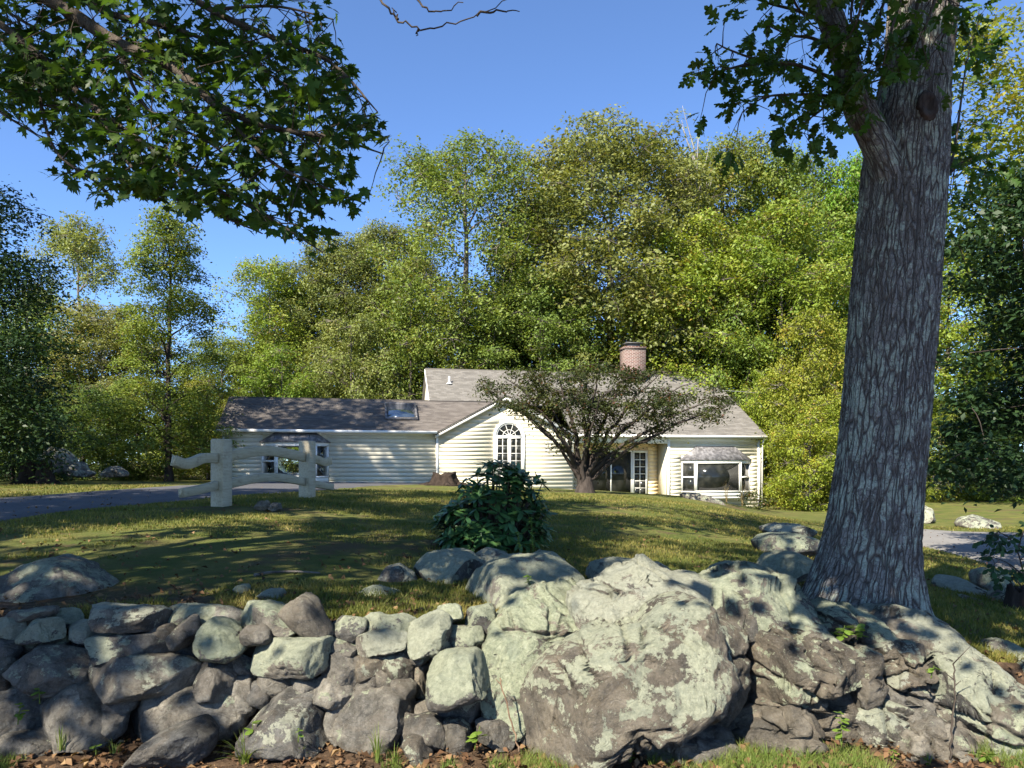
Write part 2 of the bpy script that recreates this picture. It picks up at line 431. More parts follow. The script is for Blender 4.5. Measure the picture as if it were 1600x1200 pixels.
    M['oak_bark'] = t.done(c, 0.95, t.bump(hb, 1.0, 0.035), 0.1)

    def bark(name, a, b, sc=8.0):
        t = NT(name); v = obj_coords(t); sv = t.scale(v, (1, 1, 0.25))
        n = t.noise(sv, sc, 7.0, 0.7)
        return t.done(t.ramp(n, [(0.3, a), (0.7, b)]), 0.95, t.bump(n, 0.8, 0.04), 0.1)
    M['bark'] = bark('grey_brown_bark', (0.06, 0.05, 0.042), (0.21, 0.185, 0.16))
    M['bark_pale'] = bark('pale_bark', (0.15, 0.135, 0.12), (0.36, 0.34, 0.31))
    M['bark_dark'] = bark('dark_bark', (0.022, 0.018, 0.016), (0.075, 0.062, 0.055))
    M['twig'] = bark('twig_bark', (0.04, 0.032, 0.026), (0.12, 0.1, 0.082), 30.0)
    M['rot'] = bark('rotten_wood', (0.012, 0.009, 0.008), (0.055, 0.041, 0.032), 7.0)
    M['dry_stem'] = bark('dry_stem', (0.12, 0.075, 0.05), (0.26, 0.18, 0.12), 30.0)
    M['knot'] = bark('knot_wood', (0.025, 0.02, 0.018), (0.11, 0.085, 0.075), 14.0)

    M['lf_olive'] = mat_leaf('olive_foliage', [(0.0775, 0.1165, 0.0275), (0.1465, 0.1919, 0.044), (0.2325, 0.2706, 0.0688)], accent=(0.19, 0.16, 0.045), acc=0.35)
    M['lf_grey'] = mat_leaf('grey_green_foliage', [(0.0994, 0.1275, 0.0468), (0.1739, 0.1991, 0.0715), (0.2567, 0.2675, 0.1032)], accent=(0.17, 0.145, 0.06), acc=0.3)
    M['lf_maple'] = mat_leaf('yellow_green_foliage', [(0.1051, 0.163, 0.0264), (0.1962, 0.2549, 0.0397), (0.2945, 0.3258, 0.0595)], accent=(0.28, 0.20, 0.05), acc=0.35)
    M['lf_green'] = mat_leaf('green_foliage', [(0.0595, 0.1076, 0.0285), (0.1189, 0.1823, 0.0411), (0.1984, 0.2517, 0.0601)])
    M['lf_gold'] = mat_leaf('golden_foliage', [(0.1113, 0.1525, 0.0207), (0.2024, 0.2346, 0.0345), (0.3036, 0.2932, 0.0575)], accent=(0.32, 0.23, 0.05), acc=0.25)
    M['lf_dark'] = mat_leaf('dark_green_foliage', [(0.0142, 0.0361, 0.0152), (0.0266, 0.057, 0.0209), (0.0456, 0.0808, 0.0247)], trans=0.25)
    M['lf_near_maple'] = mat_leaf('maple_leaf', [(0.0287, 0.0656, 0.0145), (0.0477, 0.0968, 0.0194), (0.0876, 0.1406, 0.0242)], trans=0.52, big=1.2, tint=True, rough=0.45)
    M['lf_near_oak'] = mat_leaf('oak_leaf', [(0.0318, 0.0794, 0.0185), (0.0601, 0.1208, 0.0257), (0.1061, 0.1726, 0.0343)], trans=0.52, big=1.2, tint=True, rough=0.42)
    M['lf_rhodo'] = mat_leaf('rhododendron_leaf', [(0.0235, 0.0666, 0.0235), (0.0431, 0.1077, 0.0352), (0.0882, 0.1663, 0.047)], trans=0.12, rough=0.32, spec=0.5, big=2.0)
    M['lf_bronze'] = mat_leaf('bronze_green_foliage', [(0.022, 0.034, 0.012), (0.042, 0.055, 0.016), (0.08, 0.085, 0.02)], trans=0.3, big=0.9, accent=(0.12, 0.045, 0.022), acc=0.25)
    M['lf_weed'] = mat_leaf('weed_leaf', [(0.07, 0.14, 0.02), (0.13, 0.21, 0.035), (0.2, 0.26, 0.05)], trans=0.4, big=4.0)
    M['grass'] = mat_leaf('grass_blades', [(0.055, 0.08, 0.016), (0.115, 0.135, 0.028), (0.20, 0.18, 0.045), (0.33, 0.26, 0.10)], trans=0.35, big=0.9, rough=0.6)
    M['tuft'] = mat_leaf('fresh_grass', [(0.08, 0.14, 0.025), (0.15, 0.21, 0.045), (0.25, 0.27, 0.08)], trans=0.4, big=3.0)
    M['drygrass'] = mat_leaf('dry_grass', [(0.2, 0.15, 0.07), (0.33, 0.26, 0.13), (0.42, 0.34, 0.2)], trans=0.3, big=2.0)
    M['litter'] = mat_leaf('dry_leaves', [(0.0434, 0.0217, 0.0124), (0.1054, 0.0558, 0.0279), (0.186, 0.1116, 0.0558), (0.2604, 0.1798, 0.093)], trans=0.1, big=5.0, rough=0.8)
build_materials()

# ------------------------------------------------------------------ terrain
CTRL = [  # column in the photograph, distance, height of the ground
    (-300, 5.3, .66), (0, 5.3, .69), (300, 5.3, .69), (600, 5.6, .72), (800, 5.6, .68), (1050, 5.8, .62), (1300, 6.0, .55), (1370, 6.2, .53), (1500, 6.0, .42), (1700, 6.0, .36),
    (-300, 7.4, .80), (0, 7.4, .81), (300, 8.5, .88), (600, 8.0, .76), (770, 9.3, .735), (950, 9.5, .70), (1200, 9.0, .55), (1450, 9.0, .38), (1650, 9.0, .2),
    (-300, 11, .98), (0, 11, .985), (150, 12, 1.04), (345, 13.5, 1.115), (600, 14, .92), (800, 14, .86), (1000, 14, .78), (1200, 14, .42),
    (-300, 16.7, 1.15), (0, 16.7, 1.15), (200, 16, 1.11), (478, 16.3, 1.195), (430, 19.5, 1.21), (640, 21, 1.06), (800, 20, 1.03), (1000, 20, .93), (1150, 20, .58), (1260, 19, .2),
    (-200, 25, 1.32), (100, 25, 1.36), (300, 24, 1.29), (600, 30, 1.24), (760, 28, 1.12), (915, 26, 1.03), (1050, 28, .90), (1110, 28, .80), (1155, 26, .42), (1230, 28, .05),
    (0, 36, 1.42), (345, 34, 1.30), (500, 35, 1.30), (683, 36, 1.22), (860, 35, .98), (1000, 36, .75), (1100, 37, .35), (1187, 38, -.22), (1300, 37, -.15),
    (1380, 20, -.04), (1440, 17.4, -.04), (1440, 23.1, -.04), (1560, 13.4, -.04), (1600, 18, -.04), (1700, 12, -.04), (1750, 22, -.04), (1380, 14, .2), (1480, 11.5, .17),
    (1450, 28, .02), (1600, 28, .03), (1500, 36, .15), (1700, 36, .2), (1500, 50, .5), (1200, 50, .3), (800, 50, 1.0), (400, 50, 1.3), (0, 50, 1.5), (-300, 50, 1.5),
]
def _uv(x, y):
    y = np.maximum(y, 4.6)
    return np.stack([np.clip(x / y, -0.95, 0.83) * 3.0, 2.0 * np.log(y)], -1)
_ca = np.array(CTRL, dtype=float)
_cp = _uv((_ca[:, 0] - 800) / F * _ca[:, 1], _ca[:, 1])
_r = np.linalg.norm(_cp[:, None] - _cp[None], axis=-1)
_n = len(_cp)
_A = np.zeros((_n + 3, _n + 3)); _A[:_n, :_n] = _r + 0.04 * np.eye(_n) * -1.0
_A[:_n, _n] = 1; _A[:_n, _n + 1:] = _cp; _A[_n:, :_n] = _A[:_n, _n:].T
_w = np.linalg.solve(_A, np.concatenate([_ca[:, 2], [0, 0, 0]]))

def terrain(x, y):
    x = np.asarray(x, dtype=float); y = np.asarray(y, dtype=float)
    sh = np.broadcast(x, y).shape
    x = np.broadcast_to(x, sh).ravel(); y = np.broadcast_to(y, sh).ravel()
    yc = np.minimum(y, 55.0)
    p = _uv(x * yc / np.maximum(y, 1e-3) if False else x, yc)
    z = np.linalg.norm(p[:, None] - _cp[None], axis=-1) @ _w[:_n] + _w[_n] + p @ _w[_n + 1:]
    z = z + np.clip((y - 55) / 400, 0, 1) * 6.0
    z = z + 0.02 * fbm(np.stack([x * 0.9, y * 0.9, x * 0], 1), 3, 5) * (y > 5)
    k = np.clip((y - 4.75) / 0.5, 0, 1); k = k * k * (3 - 2 * k)
    return (z * k).reshape(sh)

def ground_px(cx, cy, d0=4.9, d1=60):
    """where the line of sight through a pixel meets the ground"""
    d = np.linspace(d0, d1, 2400)
    g = terrain((cx - 800) / F * d, d)
    zr = CH - (cy - HZ) / F * d
    hit = np.where(zr <= g)[0]
    k = hit[0] if len(hit) else len(d) - 1
    return np.array([(cx - 800) / F * d[k], d[k], g[k]])

def spaced(a, b, n, p=1.0):
    return a + (b - a) * np.linspace(0, 1, n) ** p
ys = np.concatenate([spaced(-80, 3.8, 14)[:-1], spaced(3.8, 12, 90)[:-1], spaced(12, 50, 105)[:-1], spaced(50, 900, 26, 2.0)])
xs = np.concatenate([-spaced(14, 700, 40, 2.4)[::-1][:-1], spaced(-14, 14, 150)[:-1], spaced(14, 700, 40, 2.4)])
gx, gy = np.meshgrid(xs, ys)
gz = terrain(gx, gy)
nx, ny = len(xs), len(ys)
i = np.arange(ny - 1)[:, None]; j = np.arange(nx - 1)[None]
gq = np.stack([i * nx + j, i * nx + j + 1, (i + 1) * nx + j + 1, (i + 1) * nx + j], -1).reshape(-1, 4)
tag(mk('ground', np.stack([gx, gy, gz], -1), [gq], M['lawn'], smooth=True), kind='structure')

def strip(name, near, far, mat, nl=70, nw=14, lift=0.03):
    """near / far: (column, row) pairs with the ground height they stand on worked out from the terrain"""
    A = smooth_path([px(*p) for p in near], nl); B = smooth_path([px(*p) for p in far], nl)
    w = np.linspace(0, 1, nw)
    P = A[:, None, :] * (1 - w[None, :, None]) + B[:, None, :] * w[None, :, None]
    P[..., 2] = terrain(P[..., 0], P[..., 1]) + lift
    P[:, 0, 2] -= 0.06; P[:, -1, 2] -= 0.06
    i = np.arange(nl - 1)[:, None]; j = np.arange(nw - 1)[None]
    q = np.stack([i * nw + j, (i + 1) * nw + j, (i + 1) * nw + j + 1, i * nw + j + 1], -1).reshape(-1, 4)
    return tag(mk(name, P, [q], mat, smooth=True), kind='structure')

strip('driveway', [(-420, 790, 9.0), (-120, 812, 10.2), (0, 815, 11), (150, 793, 13.2), (300, 782, 15.2), (430, 770, 18.2), (520, 762, 22.5), (600, 757, 29), (690, 754, 34.5)],
      [(-420, 790, 14.5), (-120, 790, 15.5), (0, 778, 16.8), (100, 771, 18.5), (200, 764, 21), (300, 757, 25.5), (400, 754, 33.3), (520, 753, 34.6), (670, 751, 35.6)], M['asphalt'])
strip('paved_lane', [(1370, 838, 20), (1440, 853, 17.4), (1500, 868, 15.3), (1560, 887, 13.4), (1640, 905, 11.9), (1900, 940, 9.5)],
      [(1370, 824, 23.5), (1440, 825, 23.1), (1520, 828, 22.3), (1640, 830, 21.8), (1760, 830, 21.6), (2100, 830, 21)], M['pale_asphalt'], lift=0.05)

# ------------------------------------------------------------------ house
HA = math.radians(11)
HP = np.array([-0.316, 36.5])
hc, hsn = math.cos(HA), math.sin(HA)
def hs(cx, Y=0.0):
    """column -> distance along the front wall, on the plane Y metres behind it"""
    k = (cx - 800) / F
    ox, oy = HP[0] - Y * hsn, HP[1] + Y * hc
    return (k * oy - ox) / (hc - k * hsn)
def hz(cx, cy, Y=0.0):
    s = hs(cx, Y)
    d = HP[1] + Y * hc + s * hsn
    return CH - (cy - HZ) / F * d
house = empty('house', (HP[0], HP[1], 0), HA)
tag(house, 'low cream clapboard house with grey shingle roofs behind the lawn', 'house')
def hb(name, mat, parent=house): return lambda mb, smooth=False: mb.build(name, mat, parent, smooth)

SL, SG0, SG1, SR0, SR1 = hs(347), hs(683), hs(896), hs(1043), hs(1187)
ZE, ZEM, ZRW, ZRM = 3.73, 3.66, 5.5, 7.63
YR = 6.2
GP = 5.55
EXPO = 0.2

def walls():
    """left wing, gable, recess and right wing: backing walls with lapped boards on them"""
    bayL = (hs(410), hs(511), 0.6, hz(460, 688))
    w = MB()
    # the wing wall is left open behind its bay so that one sees through to the back window
    w.box(SL, bayL[0], 0, .15, .3, ZE - .06).box(bayL[1], SG0, 0, .15, .3, ZE - .06).box(bayL[0], bayL[1], 0, .15, .3, .62).box(bayL[0], bayL[1], 0, .15, bayL[3], ZE - .06)
    b0, b1 = hs(425, 6.0), hs(497, 6.0)
    w.box(SL, b0, 6.0, 6.15, .3, ZE - .06).box(b1, SG0, 6.0, 6.15, .3, ZE - .06).box(b0, b1, 6.0, 6.15, .3, 1.2).box(b0, b1, 6.0, 6.15, 3.35, ZE - .06)
    w.prism([(0, ZE - .1), (6.15, ZE - .1), (3.07, ZRW - .15)], SL, SL + .12) if False else None
    w.box(SL, SL + .15, .15, 6.0, .3, ZE - .06)
    w.box(SL + .15, SG0, .15, 6.0, .3, .9)
    w.box(hs(520), hs(520) + .1, .15, 6.0, .9, ZE - .06)
    wing = w.build('wing_wall', M['siding'], house)
    e = MB()                                        # gable triangle at the wing's left end
    e.add([(SL, 0, ZE - .06), (SL, 6.1, ZE - .06), (SL, 3.0, ZRW - .12), (SL + .12, 0, ZE - .06), (SL + .12, 6.1, ZE - .06), (SL + .12, 3.0, ZRW - .12)], [np.array([(0, 2, 1), (3, 4, 5)]), np.array([(0, 3, 5, 2), (1, 2, 5, 4)])])
    e.build('end_gable', M['siding'], house)
    g = MB(); g.prism([(SG0, -.4), (SG1, -.4), (SG1, ZE), (0, GP - .1), (SG0, ZE)], -.02, .14)
    gable = g.build('gable_wall', M['siding'], house)
    r = MB(); r.box(SG1, SR0 + .1, 1.35, 1.5, -.4, ZEM)
    recess = r.build('recess_wall', M['recess'], house)
    q = MB(); q.box(SR0, SR1, 0, .15, -.9, ZEM - .05)
    right = q.build('right_wall', M['siding'], house)
    q = MB(); q.box(SR0, SR0 + .15, .15, 1.35, -.4, ZEM - .05); q.build('return_wall', M['siding'], house)
    q = MB(); q.box(SR1 - .15, SR1, .15, 2 * YR, -.9, ZEM - .05); q.box(SG0 - .0, SG0 + .15, 3.0, 2 * YR, .5, ZEM); q.box(SG0, SR1, 2 * YR - .15, 2 * YR, -.9, ZEM)
    q.build('side_wall', M['siding'], house)
    for x, nm in ((SR1, 1), (SG0, -1)):             # main gable ends
        e = MB(); x0, x1 = (x - .14, x - .02) if nm > 0 else (x + .02, x + .14)
        e.add([(x0, 0 if nm > 0 else 3.4, ZEM - .06 if nm > 0 else ZRW - .1), (x0, 2 * YR, ZEM - .06), (x0, YR, ZRM - .12), (x1, 0 if nm > 0 else 3.4, ZEM - .06 if nm > 0 else ZRW - .1), (x1, 2 * YR, ZEM - .06), (x1, YR, ZRM - .12)], [np.array([(0, 2, 1), (3, 4, 5)]), np.array([(0, 3, 5, 2), (1, 2, 5, 4), (0, 1, 4, 3)])])
        e.build('end_gable', M['siding'], house)

    def boards(parent, mat, s0f, s1f, z0, z1, y, opens, arch=None, name='siding_board'):
        z = z0
        while z < z1 - .02:
            zt = min(z + EXPO, z1)
            zm = (z + zt) / 2
            a0, a1 = s0f(z), s1f(z); b0, b1 = s0f(zt), s1f(zt)
            cuts = [(o[0], o[1]) for o in opens if o[2] < zt - .01 and o[3] > z + .01]
            if arch and z < arch[2] + arch[1] and zt > arch[2]:
                hh = max(z, arch[2]) - arch[2]; ww = math.sqrt(max(arch[1] ** 2 - hh ** 2, 0)); cuts.append((arch[0] - ww, arch[0] + ww))
            segs = [(a0, a1, b0, b1)]
            for c0, c1 in cuts:
                ns = []
                for (p0, p1, q0, q1) in segs:
                    if c1 <= p0 or c0 >= p1: ns.append((p0, p1, q0, q1)); continue
                    if c0 > p0 + .02: ns.append((p0, c0, q0, c0))
                    if c1 < p1 - .02: ns.append((c1, p1, c1, q1))
                segs = ns
            for (p0, p1, q0, q1) in segs:
                if p1 - p0 < .03: continue
                yo, yi, yb = y - .016, y - .006, y + .005
                V = [(p0, yo, z), (p1, yo, z), (q1, yi, zt + .012), (q0, yi, zt + .012), (p0, yb, z), (p1, yb, z), (q1, yb, zt + .012), (q0, yb, zt + .012)]
                mk(name, V, [np.array([(0, 1, 2, 3), (0, 4, 5, 1), (0, 3, 7, 4), (1, 5, 6, 2), (3, 2, 6, 7)])], mat, parent, world_verts=False)
            z += EXPO
    boards(wing, M['siding'], lambda z: SL + .11, lambda z: SG0 - .06, .95, ZE - .2, 0, [(hs(408), hs(513), .5, hz(460, 676))])
    k = (GP - ZE) / (-SG0)
    lo = lambda z: SG0 + .06 + max(0, (z - ZE + .12) / k); hi = lambda z: SG1 - .06 - max(0, (z - ZE + .12) / k)
    aw = (hs(795.5), hs(820) - hs(771))
    cx_, rr = aw[0], aw[1] / 2
    zs = hz(795, 682)
    boards(gable, M['siding'], lo, hi, .55, GP - .3, -.02, [(cx_ - rr, cx_ + rr, hz(795, 745), zs)], (cx_, rr, zs))
    boards(recess, M['recess'], lambda z: SG1 + .02, lambda z: SR0, .35, ZEM - .25, 1.35, [(hs(921, 1.35), hs(1012, 1.35), -.3, hz(1000, 701, 1.35))])
    boards(right, M['siding'], lambda z: SR0 + .13, lambda z: SR1 - .13, -.75, ZEM - .28, 0, [(hs(1064), hs(1172), hz(1115, 776), hz(1115, 712))])
    # corner boards, frieze, fascia, gutters
    t = M['trim']
    for x0, x1, z0, z1, y0 in ((SL, SL + .11, .6, ZE - .08, -.05), (SG0 - .06, SG0 + .06, .6, ZE - .05, -.07), (SR0, SR0 + .13, -.4, ZEM - .22, -.05), (SR1 - .13, SR1 + .02, -.9, ZEM - .22, -.05)):
        MB().box(x0, x1, y0, .16 if x0 == SR0 else .0, z0, z1).build('corner_board', t, house)
    MB().box(SL + .11, SG0 - .06, -.045, -.001, ZE - .2, ZE - .06).build('frieze_board', t, house)
    MB().box(SR0 - .02, SR1 - .13, -.05, -.001, ZEM - .3, ZEM - .06).build('frieze_board', t, house)
    MB().box(SG1 - .4, SR0, -.05, .1, ZEM - .42, ZEM - .06).build('porch_beam', t, house)
    MB().box(SG1 - .4, SR0, .1, 1.35, ZEM - .2, ZEM - .14).build('porch_ceiling', M['recess'], house)
    MB().box(SL - .2, SG0 - .03, -.42, -.30, ZE - .12, ZE + .01).build('gutter', t, house)
    MB().box(SG1 - .05, SR1 + .22, -.42, -.30, ZEM - .12, ZEM + .01).build('gutter', t, house)
    MB().box(SL - .18, SG0 - .03, -.30, -.02, ZE - .1, ZE - .07).build('soffit', t, house)
    MB().box(SG1 - .05, SR1 + .2, -.30, -.02, ZEM - .1, ZEM - .07).build('soffit', t, house)
    MB().tube([(SR1 + .1, -.3, ZEM - .1), (SR1 + .09, -.12, ZEM - .4), (SR1 + .09, -.08, -.5)], .045, 8).build('downspout', t, house, True)
    for sg in (-1, 1):                              # rake boards of the front gable
        x1 = SG0 - .12 if sg < 0 else SG1 + .12
        z1 = ZE - .12 - .0
        V = []
        for yy in (-.30, -.22):
            V += [(x1, yy, z1), (0, yy, GP - .04), (0, yy, GP - .25), (x1, yy, z1 - .2)]
        MB().add(V, [np.array([(0, 1, 2, 3), (4, 7, 6, 5), (0, 4, 5, 1), (3, 2, 6, 7), (0, 3, 7, 4)])]).build('rake_board', t, house)
        V = [(x1, -.22, z1 - .14), (0, -.22, GP - .19), (0, -.02, GP - .19), (x1, -.02, z1 - .14)]
        MB().add(V, [np.array([(0, 1, 2, 3)])]).build('soffit', t, house)
walls()

def roof(name, mat, P00, P10, P01, P11, thick=.1):
    """eave left, eave right, ridge left, ridge right (house coordinates); courses of shingles step up the slope"""
    P00, P10, P01, P11 = [np.array(p, dtype=float) for p in (P00, P10, P01, P11)]
    L = np.linalg.norm((P01 + P11) / 2 - (P00 + P10) / 2); n = max(2, int(L / .145))
    nrm = np.cross(P10 - P00, P01 - P00); nrm /= np.linalg.norm(nrm)
    if nrm[2] < 0: nrm = -nrm
    V, Q, UV = [], [], []
    seg = 40
    for k in range(n):
        a, b = k / n, (k + 1) / n
        base = len(V)
        for j in range(seg + 1):
            u = j / seg
            lo = (P00 * (1 - a) + P01 * a) * (1 - u) + (P10 * (1 - a) + P11 * a) * u
            hi = (P00 * (1 - b) + P01 * b) * (1 - u) + (P10 * (1 - b) + P11 * b) * u
            wob = .004 * math.sin(u * 31 + k * 1.7) + .003 * math.sin(u * 77 + k)
            le = np.linalg.norm((P10 if u > .5 else P00) - P00) if False else u * np.linalg.norm(P10 - P00)
            V += [lo + nrm * (.002), lo + nrm * (.020 + wob), hi + nrm * .004]
            UV += [(le, k * .145), (le, k * .145), (le, (k + 1) * .145 - .002)]
        for j in range(seg):
            i0 = base + 3 * j
            Q += [(i0, i0 + 3, i0 + 4, i0 + 1), (i0 + 1, i0 + 4, i0 + 5, i0 + 2)]
    b = len(V)                                      # underside and edges
    for p in (P00, P10, P11, P01): V.append(p + nrm * .002); UV.append((0, 0))
    for p in (P00, P10, P11, P01): V.append(p - nrm * thick); UV.append((0, 0))
    Q += [(b + 4, b + 7, b + 6, b + 5)] + [(b + i, b + 4 + i, b + 4 + (i + 1) % 4, b + (i + 1) % 4) for i in range(4)]
    return mk(name, V, [np.array(Q)], mat, house, uv=np.array(UV), world_verts=False)

mr = roof('main_roof', M['roof_main'], (SG1 - .1, -.32, ZEM), (SR1 + .25, -.32, ZEM), (SG1 - .1, YR, ZRM), (SR1 + .25, YR, ZRM))
roof('upper_roof', M['roof_main'], (SG0 - .12, 2.9, ZRW - .14), (SG1 - .1, 2.9, ZRW - .14), (SG0 - .12, YR, ZRM), (SG1 - .1, YR, ZRM))
roof('rear_roof', M['roof_main'], (SR1 + .25, 2 * YR + .3, ZEM), (SG0 - .12, 2 * YR + .3, ZEM), (SR1 + .25, YR, ZRM), (SG0 - .12, YR, ZRM))
roof('wing_roof', M['roof_wing'], (SL - .22, -.32, ZE), (SG0 + 2.8, -.32, ZE), (SL - .22, 3.0, ZRW), (SG0 + 2.8, 3.0, ZRW)) if False else None
wr = roof('wing_roof', M['roof_wing'], (SL - .22, -.32, ZE), (SG0 + .02, -.32, ZE), (SL - .22, 3.0, ZRW), (SG0 + 3.3, 3.0, ZRW))
roof('wing_rear_roof', M['roof_wing'], (SG0, 6.4, ZE - .05), (SL - .22, 6.4, ZE - .05), (SG0, 3.0, ZRW), (SL - .22, 3.0, ZRW))
roof('gable_roof', M['roof_main'], (SG1 + .14, -.30, ZE - .1), (SG1 + .14, 3.3, ZE - .1), (0, -.30, GP), (0, 3.3, GP))
roof('gable_roof', M['roof_main'], (SG0 - .14, 3.3, ZE - .1), (SG0 - .14, -.30, ZE - .1), (0, 3.3, GP), (0, -.30, GP))
MB().tube([(SL - .22, 3.0, ZRW + .0), (SG0 + 3.2, 3.0, ZRW + .0)], .05, 8).build('ridge_cap', M['roof_wing'], house, True)
MB().tube([(SG0 - .12, YR, ZRM), (SR1 + .25, YR, ZRM)], .05, 8).build('ridge_cap', M['roof_main'], house, True)
for x in (SG0 - .13, SR1 + .23):                    # white boards along the main roof's ends
    V = []
    y0, z0 = (-.34, ZEM) if x > 0 else (2.9, ZRW - .14)
    for xx in (x - .02, x + .03): V += [(xx, y0, z0 - .02), (xx, YR, ZRM - .02), (xx, YR, ZRM - .24), (xx, y0, z0 - .22)]
    MB().add(V, [np.array([(0, 3, 2, 1), (4, 5, 6, 7), (0, 1, 5, 4), (3, 7, 6, 2), (0, 4, 7, 3)])]).build('rake_board', M['trim'], house)

def window_grid(parent, name, x0, x1, z0, z1, y, nc, nr, fw=.05, mw=.022, glass='glass', frame_mat=None, pane_name='pane'):
    """frame with muntins, and each pane behind it on its own"""
    fm = frame_mat or M['trim']
    f = MB()
    f.box(x0, x1, y - .05, y + .02, z0, z0 + fw).box(x0, x1, y - .05, y + .02, z1 - fw, z1)
    f.box(x0, x0 + fw, y - .048, y + .02, z0 + fw, z1 - fw).box(x1 - fw, x1, y - .048, y + .02, z0 + fw, z1 - fw)
    ax, bx, az, bz = x0 + fw, x1 - fw, z0 + fw, z1 - fw
    for c in range(1, nc):
        m = ax + (bx - ax) * c / nc; f.box(m - mw / 2, m + mw / 2, y - .035, y + .02, az, bz)
    for r in range(1, nr):
        m = az + (bz - az) * r / nr; f.box(ax, bx, y - .033, y + .02, m - mw / 2, m + mw / 2)
    fo = f.build(name, fm, parent)
    for c in range(nc):
        for r in range(nr):
            p0 = ax + (bx - ax) * c / nc; p1 = ax + (bx - ax) * (c + 1) / nc; q0 = az + (bz - az) * r / nr; q1 = az + (bz - az) * (r + 1) / nr
            MB().box(p0 + .001, p1 - .001, y - .012, y + .006, q0 + .001, q1 - .001).build(pane_name, M[glass], parent)
    return fo

# arched window of the gable
aw = empty('arched_window', (hs(795.5), -.02, hz(795, 682))); aw.parent = house
RW = (hs(820) - hs(771)) / 2
zb = hz(795, 745) - hz(795, 682)
def ring(r0, r1, y0, y1, a0=0, a1=math.pi, n=20):
    V, Q = [], []
    for k in range(n + 1):
        a = a0 + (a1 - a0) * k / n
        for r, y in ((r0, y0), (r1, y0), (r1, y1), (r0, y1)): V.append((r * math.cos(a), y, r * math.sin(a)))
    for k in range(n):
        for e in range(4):
            i0 = 4 * k + e; i1 = 4 * k + (e + 1) % 4
            Q.append((i0, i1, i1 + 4, i0 + 4))
    return V, np.array(Q)
tr = MB(); tr.add(*ring(RW - .14, RW + .01, -.07, .05)).box(-RW, -RW + .14, -.07, .05, zb, 0).box(RW - .14, RW, -.07, .05, zb, 0).box(-RW - .03, RW + .03, -.10, .05, zb - .1, zb).box(-RW + .14, RW - .14, -.068, .03, -.05, .04)
tr.build('casing', M['trim'], aw)
RG = RW - .14
fan = MB(); fan.add(*ring(RG - .05, RG, -.055, .02)).add(*ring(RG * .5 - .012, RG * .5 + .012, -.04, .02))
fan.add(*ring(.09, .13, -.041, .02))
for a in (36, 72, 108, 144):
    c, s = math.cos(math.radians(a)), math.sin(math.radians(a))
    p0, p1 = np.array([c, s]) * .12, np.array([c, s]) * (RG - .03); nn = np.array([-s, c]) * .012
    V = [(q[0], y, q[1]) for y in (-.042, .02) for q in (p0 - nn, p1 - nn, p1 + nn, p0 + nn)]
    fan.add(V, [[0, 1, 2, 3], [4, 7, 6, 5], [0, 4, 5, 1], [2, 6, 7, 3]])
fan.build('fanlight_frame', M['trim'], aw)
for k in range(5):                                  # fan panes
    a0, a1 = math.radians(36 * k), math.radians(36 * k + 36)
    for r0, r1 in ((.11, RG * .5), (RG * .5, RG - .03)):
        MB().add(*ring(r0, r1, -.015, .0, a0, a1, 6)).build('pane', M['glass'], aw)
window_grid(aw, 'sash', -RW + .14, -.025, zb, -.05, -.02, 2, 5, .055)
window_grid(aw, 'sash', .025, RW - .14, zb, -.05, -.02, 2, 5, .055)
MB().box(-.025, .025, -.066, .03, zb, -.05).build('mullion', M['trim'], aw)

